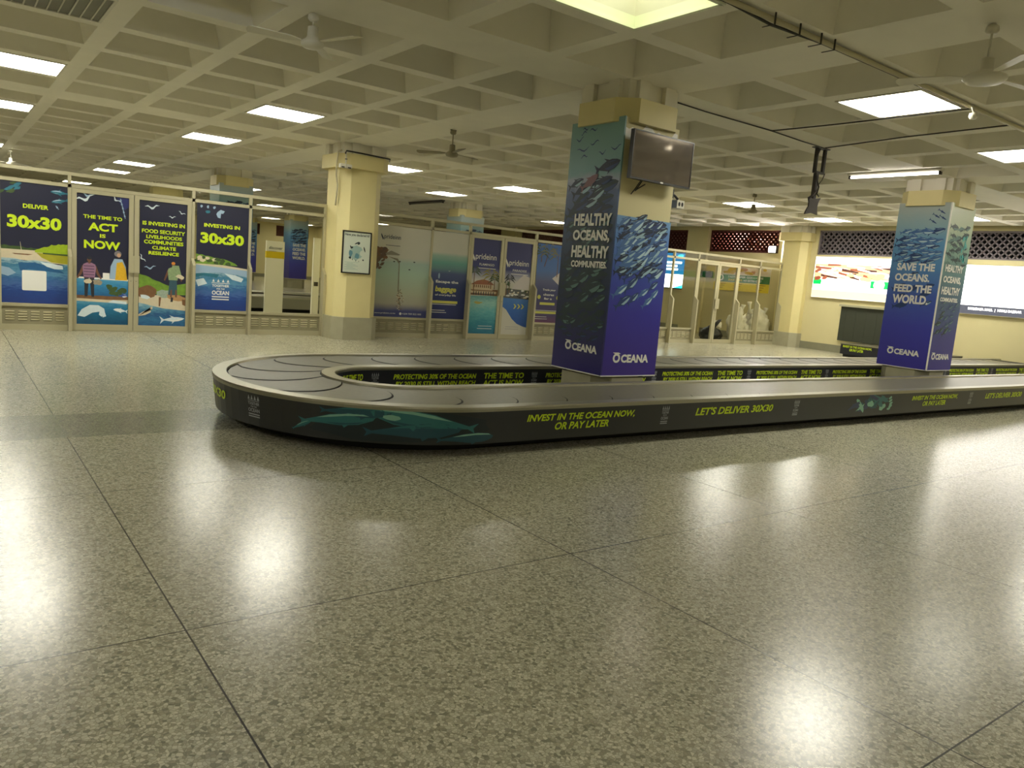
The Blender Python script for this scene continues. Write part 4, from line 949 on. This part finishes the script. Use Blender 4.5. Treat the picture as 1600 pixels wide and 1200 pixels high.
def aH5(b, pm, q):
    P_(b, pm, q, [(.55,.58),(.8,.66),(1,.72),(1,.55),(.8,.5)], mat('ink_cloud', (206,200,196), .5), .002)
    x, z = q(.70,.6); palm(b, pm, x, z, .52, .34, 8, mat('ink_palm_pale', (120,122,96), .5)); x, z = q(.25,.72); palm(b, pm, x, z, .34, .36, 9, mat('ink_palm_pale', (120,122,96), .5), .1); palm(b, pm, x-.1, z+.1, .22, .3, 10, M_grnD)
    for a in (.16,.80): blob(b, pm, *q(a,.34), .05, .05, mat('ink_lemon', (206,204,96), .45), .004); 
def lH5(b, pm):
    text(b, 'Trade your', pm, 11.50, 11.90, 1.165, 1.225, M_white, .03, .005); text(b, 'chores', pm, 11.53, 11.86, 1.06, 1.115, M_white, .03, .005); text(b, 'for a', pm, 11.56, 11.80, .965, 1.02, M_white, .03, .005)
    ml = mat('ink_lemon', (206,204,96), .45); rect(b, pm, 11.44, 11.90, .84, .90, ml, .005); rect(b, pm, 11.27, 11.96, .63, .685, ml, .005); rect(b, pm, 11.27, 12.05, .70, .712, M_white, .005); rect(b, pm, 11.27, 11.68, .55, .56, M_white, .005); rect(b, pm, 11.27, 11.70, .50, .51, M_white, .005)
poster(11.26, 12.165, .38, 2.27, M_palm, 'palm tree poster with lemon bars right of the hotel doors', aH5, lH5)
# framed notice on the octagonal column
t = thing('framed_notice', (6.36, 13.64, 1.27), 'black framed paper notice hanging on the octagonal column', 'notice')
y0 = 13.64; x0, x1, z0, z1 = 6.065, 6.655, 1.265, 2.06
b = MB(); e = .022
for a, c in (((x0,z0),(x1,z0+e)),((x0,z1-e),(x1,z1)),((x0,z0+e),(x0+e,z1-e)),((x1-e,z0+e),(x1,z1-e))): b.box((a[0],y0,a[1]),(c[0],y0+.025,c[1]), M_black)
b.build('frame', t)
b = MB(); b.box((x0+e,y0+.010,z0+e),(x1-e,y0+.025,z1-e), mat('notice_paper', (206,214,196), .5))
pm = PY(y0+.010); mi_ = mat('ink_notice_teal', (96,140,150), .5); mk = mat('ink_notice_dark', (50,60,60), .5); mp_ = mat('ink_notice_pale', (160,186,176), .5)
rn = random.Random(7)
blob(b, pm, 6.36, 1.66, .12, .14, mp_, .001, 16, 0, .3, 1); blob(b, pm, 6.24, 1.64, .035, .07, mi_, .002, 12, 0, .4, 2); blob(b, pm, 6.37, 1.60, .05, .05, mi_, .002, 12, 0, .4, 3); blob(b, pm, 6.48, 1.66, .05, .06, mat('notice_paper', (206,214,196), .5), .002, 12, 0, .3, 4)
for cx, cz, ru, rv, a in ((6.26,1.75,.03,.016,.6),(6.24,1.76,.03,.012,-.9),(6.36,1.84,.05,.012,.5),(6.40,1.835,.03,.018,.9),(6.52,1.73,.012,.05,.3),(6.23,1.56,.024,.02,0),(6.50,1.53,.016,.014,0),(6.28,1.53,.006,.014,0),(6.35,1.51,.006,.016,0),(6.41,1.50,.005,.012,0)): blob(b, pm, cx, cz, ru, rv, mk, .003, 10, a, .3, 5)
for k in range(7): rect(b, pm, 6.13+.04*(k%2), 6.40-.05*(k%3), 1.34+.022*k, 1.347+.022*k, mp_, .002)
b.build('sheet', t)
b = MB(); text(b, 'Have you declared it?', pm, 6.11, 6.61, 1.955, 2.015, mk, .02, .002); b.build('lettering', t)

# ------------------------------------------------------------------ television on the near pillar
t = thing('television', (6.31, 6.0, 2.595), 'flat black television on the bare upper face of the near wrapped pillar', 'television')
b = MB(); b.box((5.85,6.0,2.595),(6.79,6.045,3.10), M_black); b.box((6.0,6.045,2.68),(6.64,6.075,3.0), M_black); b.build('casing', t)
b = MB()
for a, c in (((5.85,2.595),(6.79,2.615)),((5.85,3.09),(6.79,3.10)),((5.85,2.615),(5.86,3.09)),((6.78,2.615),(6.79,3.09))): b.box((a[0],5.992,a[1]),(c[0],6.0,c[1]), M_black)
b.build('bezel', t)
b = MB(); b.face([(5.86,5.997,2.615),(6.78,5.997,2.615),(6.78,5.997,3.09),(5.86,5.997,3.09)], M_screen); b.build('screen', t)
b = MB(); blob(b, PY(5.992), 6.33, 2.605, .026, .009, M_white, .001); b.build('badge', t)
b = MB(); b.box((6.15,6.075,2.75),(6.45,6.185,2.78), M_dark); b.box((6.15,6.075,2.92),(6.45,6.185,2.95), M_dark); b.box((6.15,6.165,2.70),(6.45,6.185,3.0), M_dark); b.build('wall_bracket', t)
b = MB(); b.tube([(6.10,6.06,2.60),(6.09,6.10,2.54),(6.10,6.15,2.50),(6.16,6.17,2.53),(6.24,6.15,2.585)], .007, M_black, 6); b.tube([(6.08,6.06,2.60),(6.07,6.12,2.52),(6.07,6.18,2.46)], .006, M_black, 6); b.build('cable', t)
t = thing('twin_camera', (6.86, 6.24, 2.40), 'small white twin lens camera on a black arm at the right of the near pillar', 'camera')
b = MB(); b.box((6.742,6.19,2.50),(6.76,6.29,2.60), M_black); b.tube([(6.75,6.24,2.56),(6.83,6.24,2.54),(6.87,6.22,2.50)], .014, M_black, 8); b.build('arm', t)
b = MB(); b.box((6.82,6.18,2.40),(6.94,6.28,2.49), M_fixture); b.build('housing', t)
b = MB()
for x in (6.855, 6.905): blob(b, PY(6.18), x, 2.445, .018, .025, M_black, .002)
b.build('lens', t)

# ------------------------------------------------------------------ fans
def fan(x, y, zh, label, ang, dark=False, R_=.55, rm=.10):
    m = M_fanD if dark else M_fan
    t = thing('ceiling_fan', (x, y, zh), label, 'ceiling fan', 'ceiling fans')
    b = MB(); b.tube([(x,y,ZC),(x,y,zh+.12)], .010, m, 8); b.build('rod', t)
    b = MB(); b.lathe([(.035,-.07),(.05,-.05),(.045,-.02),(.02,0)], (x,y,ZC), M_fanD if dark else m, 14)
    if dark: b.box((x-.05,y-.012,ZC-.012),(x+.05,y+.012,ZC), M_black)
    b.build('canopy', t)
    b = MB(); b.lathe([(.02,.14),(.045,.13),(.05,.05),(rm*.6,.03),(rm,.0),(rm*1.02,-.02),(rm*.85,-.045),(rm*.4,-.055)], (x,y,zh), m, 20); b.build('motor', t)
    for k in range(3):
        a = ang+k*2*math.pi/3; c, s_ = math.cos(a), math.sin(a); b = MB()
        P3 = lambda r_, w_, z: (x+r_*c-w_*s_, y+r_*s_+w_*c, zh+z)
        o8 = [(rm*.9,-.015,0),(rm+.08,-.05,-.008),(R_,-.065,-.012),(R_+.02,-.02,-.004),(R_+.02,.03,.006),(R_,.06,.012),(rm+.08,.045,.008),(rm*.9,.015,0)]
        b.extrude([P3(*q) for q in o8], (0,0,.006), m); b.build('blade', t)
    return t
fan(2.73, 7.0, 3.40, 'white ceiling fan with a bell motor at the top left of the hall', math.radians(172))
fan(6.5, 10.67, 3.29, 'small ceiling fan on a dark hook left of the near wrapped pillar', .25, True)
fan(14.26, 10.72, 3.29, 'small dark ceiling fan in front of a lit panel, right of the near pillar', 1.0, True)
fan(6.43, 2.87, 3.27, 'pale ceiling fan in the top right corner above the conduit', 1.9, False, .6, .15)
fan(1.55, 24.4, 3.3, 'tiny white ceiling fan just above the partition rail at far left', .6)
fan(8.17, 23.0, 3.45, 'distant ceiling fan beyond the glass above the investing poster', .2)

# ------------------------------------------------------------------ conduits and cables
b = MB(); b.tube([(2.6,3.98,3.615),(16.0,3.98,3.615)], .022, M_pipe, 8)
t = tag(b.build('conduit'), 'cream conduit running under the ceiling rib across the upper right', 'conduit')
b = MB(); b.tube([(2.6,4.04,3.635),(4.8,4.04,3.63),(5.3,4.035,3.60),(6.0,4.03,3.625),(8.0,4.04,3.63),(9.8,4.03,3.63),(16.0,4.03,3.635)], .012, M_cable, 6); b.build('cable', t)
b = MB()
for x in (5.22, 5.55, 5.85, 6.05): b.box((x-.006,3.93,3.56),(x+.006,3.94,3.65), M_cable); b.box((x-.006,3.93,3.56),(x+.006,4.05,3.565), M_cable)
b.build('clip', t)
def wire(pts, label, rad=.008, m=None):
    b = MB(); b.tube(pts, rad, m or M_cable, 6); return tag(b.build('cable'), label, 'cable')
wire([(6.7,6.5,3.643),(7.5,6.50,3.63),(8.86,6.52,3.64),(9.6,6.55,3.632),(10.06,6.58,3.638)], 'dark cable along the beam from the near pillar to the bracket pole')
wire([(8.86,6.52,3.64),(8.88,5.6,3.634),(8.88,4.06,3.634)], 'thin cable crossing under the large ceiling panel to the conduit')
wire([(10.2,6.57,3.638),(9.95,5.3,3.634),(9.84,4.05,3.634)], 'thin cable from the bracket pole towards the conduit at the right edge')
wire([(5.98,13.52,3.42),(6.0,13.52,3.475),(6.3,13.50,3.47),(6.9,13.55,3.46),(7.02,13.8,3.45)], 'black cable lying round the top of the octagonal column', .014, M_black)
t = wire([(5.93,13.56,3.48),(5.88,13.62,3.44),(5.87,13.64,3.2),(5.90,13.70,3.05),(5.955,13.74,2.85),(5.955,13.80,2.5)], 'pale conduit bending down the left edge of the octagonal column', .016, M_pipe)
t = thing('dome_camera', (8.62, 3.9, 3.47), 'small round white camera under the conduit by the largest ceiling panel', 'camera')
b = MB(); b.tube([(8.62,3.93,3.61),(8.62,3.9,3.53)], .012, M_fixture, 8); b.build('stem', t)
b = MB(); b.lathe([(.0,.0),(.03,.004),(.045,.03),(.04,.06),(.015,.07)], (8.62,3.9,3.46), mat('camera_white', (236,232,214), .3), 14); b.build('housing', t)
t = thing('twin_camera', (5.98, 13.55, 3.16), 'pair of small white cameras on the top of the octagonal column', 'camera')
b = MB(); b.tube([(6.0,13.535,3.44),(6.0,13.52,3.34),(6.0,13.53,3.24)], .012, M_fixture, 8); b.box((5.985,13.51,3.32),(6.02,13.54,3.335), M_black); b.build('stem', t)
for x in (5.925, 6.05):
    b = MB(); b.box((x-.05,13.47,3.165),(x+.05,13.55,3.235), M_fixture); h_ = b.build('housing', t)
    b = MB(); b.box((x-.03,13.465,3.165),(x+.03,13.47,3.185), M_black); b.build('lens', h_)
# ------------------------------------------------------------------ bare screen bracket hanging from the beam
t = thing('hanging_bracket', (10.22, 6.65, ZC), 'dark steel pole with an empty screen plate hanging from the ceiling', 'bracket')
b = MB(); X = 10.24
b.box((X-.16,6.60,ZC-.012),(X+.16,6.70,ZC), M_dark)
for dx in (-.10,.10): b.box((X+dx-.022,6.63,3.31),(X+dx+.022,6.67,ZC-.01), M_dark)
b.box((X-.12,6.63,3.29),(X+.12,6.67,3.32), M_dark); b.build('yoke', t)
b = MB(); b.box((X-.075,6.625,2.90),(X-.015,6.675,3.31), M_dark); b.tube([(X-.06,6.61,3.04),(X-.14,6.60,2.97),(X-.22,6.60,2.92)], .016, M_dark, 8); b.build('pole', t)
b = MB(); b.extrude([(X-.20,6.62,2.935),(X-.06,6.62,2.925),(X+.10,6.62,2.955),(X+.06,6.62,2.89),(X+.045,6.62,2.83),(X+.06,6.62,2.74),(X+.07,6.62,2.71),(X-.08,6.62,2.725),(X-.24,6.62,2.69),(X-.22,6.62,2.74),(X-.17,6.62,2.81),(X-.17,6.62,2.87)], (0,.02,0), M_dark); b.build('plate', t)
b = MB(); b.tube([(X-.1,6.6,3.62),(X-.17,6.6,3.5),(X-.16,6.6,3.35),(X-.09,6.6,3.2),(X-.02,6.6,3.1),(X-.03,6.61,3.0),(X+.03,6.61,2.97)], .012, M_cable, 6); b.tube([(X+.09,6.6,3.3),(X+.04,6.6,3.2),(X-.02,6.6,3.14)], .007, M_cable, 6); b.build('cable', t)

# ------------------------------------------------------------------ right wall: lit adverts, outlet, signs
def emi(n, rgb, s_): return mat(n, rgb, .5, emit=s_, emit_rgb=lin(rgb))
px = PX(XW-.085)
L_white = emi('lightbox_white', (255,250,244), .85); L_green = emi('lightbox_green', (0,190,80), .5); L_brown = emi('lightbox_brown', (150,84,60), .4); L_cream = emi('lightbox_cream', (255,240,170), .42); L_grey = emi('lightbox_grey', (170,160,165), .6); L_pink = emi('lightbox_pink', (255,196,180), .9); L_yel = emi('lightbox_yellow', (240,214,110), .9)
L_dkb = emi('lightbox_dark_brown', (80,48,40), .3)
def lightbox(y0, y1, z0, z1, label):
    t = thing('lit_advert', (XW-.04, (y0+y1)/2, z0), label, 'lit advert', 'lit adverts on the right wall')
    b = MB(); b.box((XW-.08,y0,z0),(XW,y1,z1), M_alu); b.build('casing', t)
    b = MB(); rect(b, px, -y1+.015, -y0-.015, z0+.015, z1-.015, L_white, -.003); return t, b
t, b = lightbox(9.7, 13.42, 1.56, 2.785, 'lit advert with a green band left of the far wrapped pillar')
rn = random.Random(3)
rect(b, px, -13.39, -9.75, 2.16, 2.56, emi('lightbox_tan', (240,190,150), .3), .0005)
for k in range(60):
    a = rn.uniform(-13.38,-10.2); z = rn.uniform(2.2,2.52); l = rn.uniform(.2,.6); dz = rn.uniform(-.10,.04)
    poly(b, px, [(a,z),(a+l,z+dz),(a+l,z+dz+.04),(a,z+.06)], rn.choice([L_brown,L_dkb,L_grey,L_pink,L_white]), .001+.0001*k)
for k in range(10): blob(b, px, rn.uniform(-12.4,-11.2), rn.uniform(2.15,2.3), .12, .05, L_yel, .008+.0001*k, 10, 0, .5, k)
for k in range(4): blob(b, px, rn.uniform(-13.3,-13.0), rn.uniform(2.12,2.4), .10, .05, L_brown, .0095, 9, .4, .6, k+9)
rect(b, px, -13.39, -13.13, 1.96, 2.1, L_green, .004); poly(b, px, [(-13.39,2.1),(-13.39,2.17),(-13.25,2.12),(-13.13,2.1)], L_green, .004)
for a, c, z0, z1 in ((-13.10,-12.45,2.03,2.09),(-12.40,-11.7,2.04,2.10),(-13.05,-12.35,1.94,1.985),(-12.3,-11.65,1.95,2.0)):
    for e0, e1, f0, f1 in ((a,c,z0,z0+.008),(a,c,z1-.008,z1),(a,a+.012,z0,z1),(c-.012,c,z0,z1)): rect(b, px, e0, e1, f0, f1, L_green, .004)
rect(b, px, -11.6, -9.75, 1.93, 2.13, L_green, .003); blob(b, px, -11.35, 2.03, .16, .15, L_white, .006, 20); blob(b, px, -11.02, 2.03, .06, .05, L_white, .006, 14)
rect(b, px, -13.4, -9.72, 1.58, 1.80, L_cream, .002)
b.build('face', t)
L_white = emi('lightbox_bright_white', (255,250,246), 1.5)
t, b = lightbox(5.2, 9.25, 1.44, 2.70, 'lit white advert with a dark caption strip right of the far wrapped pillar')
rect(b, px, -9.23, -5.22, 1.455, 1.675, emi('lightbox_strip', (70,72,84), .4), .002); rect(b, px, -7.98, -7.86, 2.39, 2.55, L_grey, .004); b.build('face', t)
b = lines(t); text(b, 'MOMBASA MALL  |  NYALI BAZAAR', px, -8.93, -7.70, 1.54, 1.62, L_white, .03, .006); text(b, 'OUTLET', px, -9.15, -8.72, 2.22, 2.32, L_grey, .0, .006)

t = thing('outlet_hatch', (XW-.05, 11.0, 0.37), 'dark rubber strip curtain over the baggage outlet behind the far pillar', 'hatch')
M_rub = mat('curtain_rubber', (52,56,44), .55); b = MB()
k = 0; y = 9.9
while y < 12.25:
    b.box((XW-.055-.006*(k%2),y,.37),(XW-.045-.006*(k%2),y+.165,1.36), M_rub); y += .155; k += 1
b.build('strip_curtain', t)
b = MB(); b.box((XW-.14,9.8,1.36),(XW,12.42,1.42), M_plinth); b.box((XW-.06,12.30,.37),(XW,12.38,1.36), M_plinth); b.build('surround', t)
t = thing('feed_conveyor', (20.6, 10.2, 0), 'low feed belt with black lettered skirt below the baggage outlet', 'conveyor')
b = MB(); b.box((20.06,8.9,.07),(21.17,11.62,.34), M_skirtN); b.build('skirt', t)
b = MB(); b.box((20.12,8.95,0),(21.15,11.56,.07), M_kick); b.build('kick_base', t)
b = MB(); b.box((20.05,8.89,.34),(20.14,11.63,.365), M_steel); b.box((20.14,11.54,.34),(21.17,11.63,.365), M_steel); b.build('rim', t)
b = MB(); b.box((20.14,8.89,.34),(21.17,11.54,.352), M_belt); b.build('belt', t)
pc = PX(20.06); b = lines(t)
text(b, 'INVEST IN THE OCEAN NOW,', pc, -11.55, -10.72, .245, .315, M_lime, .03, .002); text(b, 'OR PAY LATER', pc, -11.35, -10.95, .165, .235, M_lime, .03, .002)
b = MB()
def put(s_, a, c, v0, v1):
    if s_ is None: rect(b, pc, a, c, v0, v1, M_greyink, .002)
    elif s_ == 'tri': poly(b, pc, [(a,v0),(c,v0),((a+c)/2,v1)], M_greyink, .002)
    else: text(b, s_, pc, a, c, v0, v1, M_greyink, .02, .002)
ocean_logo(put, -10.45, .14, .32, M_greyink); b.build('badge', t)

# signs on the wall of the small glazed room
pw = PX(XW-.03)
t = thing('wall_sign', (XW-.015, 16.05, 1.56), 'green and yellow banner sign on the wall behind the clear glass doors', 'sign')
b = MB(); b.box((XW-.03,14.95,1.56),(XW,17.15,2.33), mat('sign_board', (224,214,196), .5))
rect(b, pw, -17.15, -14.95, 1.56, 1.84, mat('sign_yellow', (236,212,44), .5), .001); rect(b, pw, -17.05, -14.95, 1.84, 2.08, mat('sign_green', (24,116,50), .5), .001)
rn = random.Random(2)
for k in range(26): blob(b, pw, rn.uniform(-16.9,-15.1), rn.uniform(2.12,2.29), rn.uniform(.06,.18), .045, rn.choice([mat('sign_food_gold',(206,172,50),.5),mat('sign_food_tan',(190,140,100),.5),mat('sign_food_cream',(226,206,180),.5)]), .002+.0001*k, 11, 0, .5, k)
for k in range(8): blob(b, pw, rn.uniform(-16.5,-15.6), rn.uniform(2.13,2.27), .16, .05, mat('sign_food_gold',(206,172,50),.5), .006+.0001*k, 11, 0, .5, k+50)
blob(b, pw, -16.88, 1.98, .12, .11, M_white, .003, 18); blob(b, pw, -16.88, 1.98, .07, .07, mat('sign_green', (24,116,50), .5), .004, 18)
for a in (-17.0,-16.35,-15.45):
    for k in range(3): rect(b, pw, a, a+.36-.06*k, 1.78-.07*k, 1.795-.07*k, M_brown, .003)
b.build('board', t)
b = lines(t); text(b, 'TASTE SUPER GOODNESS', pw, -16.6, -15.2, 1.985, 2.05, M_white, .03, .003); text(b, 'PAY LESS', pw, -16.55, -16.0, 1.885, 1.95, mat('sign_yellow', (236,212,44), .5), .03, .003); text(b, 'NO EXTRA COST', pw, -15.95, -15.25, 1.885, 1.95, M_white, .03, .003)
t = thing('wall_display', (XW-.05, 17.5, 1.95), 'dark box display on the wall left of the green and yellow sign', 'display')
b = MB(); b.box((XW-.12,17.25,1.95),(XW,17.82,2.17), M_dark); b.build('casing', t); b = MB(); b.box((XW-.13,17.3,1.97),(XW-.12,17.6,2.15), M_black); b.build('screen', t)
t = thing('lit_screen', (XW-.05, 18.9, 1.49), 'glowing blue and white screen on the wall just right of the near pillar', 'screen')
b = MB(); b.box((XW-.09,18.45,1.47),(XW,19.4,2.76), M_black); b.build('casing', t)
ps = PX(XW-.09); b = MB(); E_b = emi('screen_blue', (20,96,150), .8); E_t = emi('screen_teal', (40,190,200), 1.4); E_w = emi('screen_white', (235,250,250), 2.0)
rect(b, ps, -19.37, -18.48, 1.5, 2.73, E_b, .001); rect(b, ps, -19.37, -18.48, 1.5, 1.98, E_w, .002); poly(b, ps, [(-18.9,1.5),(-18.48,1.5),(-18.48,1.62),(-18.7,1.56)], E_t, .003)
for a, c, z in ((-19.3,-18.6,2.36),(-19.3,-18.8,2.24),(-19.3,-18.76,2.12)): rect(b, ps, a, c, z, z+.07, E_w, .003)
blob(b, ps, -18.7, 2.62, .16, .06, E_t, .003, 12, .2, .4, 3); b.build('screen', t)
t = thing('floodlight', (XW-.12, 14.95, 2.86), 'dazzling floodlight on the wall under the pierced red lattice', 'floodlight')
b = MB(); b.box((XW-.10,14.83,2.84),(XW,15.09,3.05), M_dark); b.build('housing', t)
b = MB(); b.box((XW-.115,14.85,2.86),(XW-.10,15.07,3.03), mat('flood_lens', (255,255,255), .3, emit=120, emit_rgb=(1,.93,.9))); b.build('lens', t)

# ------------------------------------------------------------------ stuff in the small room
from mathutils import noise as mn
import bmesh
M_plas = mat('bag_plastic', (216,214,202), .3, noise=.12, nscale=6); M_blackbag = mat('bag_black', (34,34,36), .35)
def lump(c, rad, m, name, parent, seed, amp=.22, fr=3.2, crease=.1):
    bm = bmesh.new(); bmesh.ops.create_icosphere(bm, subdivisions=4, radius=1)
    for v in bm.verts:
        p = v.co.copy(); d = 1+amp*mn.noise(p*1.6+Vector((seed,0,0)))+crease*abs(mn.noise(p*fr+Vector((0,seed,0))))*2-crease+.05*mn.noise(p*9+Vector((seed,seed,0)))
        q = p*d; z = q.z
        v.co = Vector((q.x*rad[0]*(1.1 if z < 0 else 1.1-.12*z), q.y*rad[1]*(1.1 if z < 0 else 1.1-.12*z), max(z, -.78)*rad[2]))
    me = bpy.data.meshes.new(name); bm.to_mesh(me); bm.free(); me.materials.append(m)
    for p in me.polygons: p.use_smooth = True
    o = bpy.data.objects.new(name, me); COL.objects.link(o); o.parent = parent
    o.location = Vector(c)+Vector((0,0,.78*rad[2]))-Vector(parent.location); return o
def neck(mb, c, h, m, lean=.05):
    mb.tube([(c[0],c[1],c[2]),(c[0]+lean*.5,c[1],c[2]+h*.4),(c[0]+lean,c[1],c[2]+h*.7),(c[0]+lean*1.2,c[1],c[2]+h)], [.09,.035,.05,.075], m, 9)
t = thing('plastic_bag', (19.55, 14.78, 0), 'smaller pale plastic bundle behind the narrow clear bay', 'bag', 'pale plastic bundles')
lump((19.52,14.78,0), (.33,.26,.62), M_plas, 'sack', t, 3.1, .3, 4.2, .22); b = MB(); neck(b, (19.66,14.75,.90), .26, M_plas); b.build('neck', t)
t = thing('plastic_bag', (20.6, 14.8, 0), 'larger pale plastic bundle behind the last clear bay', 'bag', 'pale plastic bundles')
lump((20.52,14.82,0), (.54,.30,.62), M_plas, 'sack', t, 7.7, .34, 4.2, .24); b = MB(); neck(b, (20.12,14.78,.90), .36, M_plas, -.06); neck(b, (20.85,14.8,.85), .25, M_plas, .08); b.build('neck', t)
t = thing('rubbish_sack', (18.7, 15.0, 0), 'black sack with a white bundle on top behind the right clear door', 'bag')
lump((18.68,15.02,0), (.30,.30,.26), M_blackbag, 'sack', t, 1.2); lump((18.83,14.98,.36), (.16,.14,.16), mat('cloth_white', (214,210,196), .6), 'bundle', t, 5.5); b = MB(); b.tube([(18.52,14.9,.30),(18.64,14.88,.48),(18.82,14.88,.62),(18.94,14.9,.66)], [.05,.06,.05,.02], M_blackbag, 9); b.build('strap', t)
# boards behind the clear bay
M_brd = mat('board_white', (244,244,234), .5)
def board(x0, x1, y, z1, label, stripe=True):
    t = thing('sign_board', ((x0+x1)/2, y, 0), label, 'sign board', 'white boards behind the clear bay')
    b = MB(); b.box((x0,y,0),(x1,y+.05,z1), M_brd); b.build('panel', t)
    if stripe:
        b = MB(); b.box((x0-.002,y-.002,1.43),(x1+.002,y+.052,1.56), mat('board_yellow', (226,200,20), .5)); b.build('stripe', t)
        b = MB(); p_ = PY(y); text(b, 'discover', p_, x0+.05, x1-.04, z1-.16, z1-.10, M_inkd, .02, .002, .1); rect(b, p_, x0+.05, x0+.2, z1-.20, z1-.19, M_greyink, .002); b.build('lettering', t)
    else:
        b = MB(); b.box((x0+.03,y-.02,.94),(x0+.11,y,1.02), M_dark); b.build('socket', t)
    return t
board(5.10, 5.46, 15.0, 1.76, 'tall white board with a yellow stripe standing behind the clear bay')
board(6.06, 6.20, 15.0, 1.90, 'narrow white post board beside the octagonal column behind the glass', False)
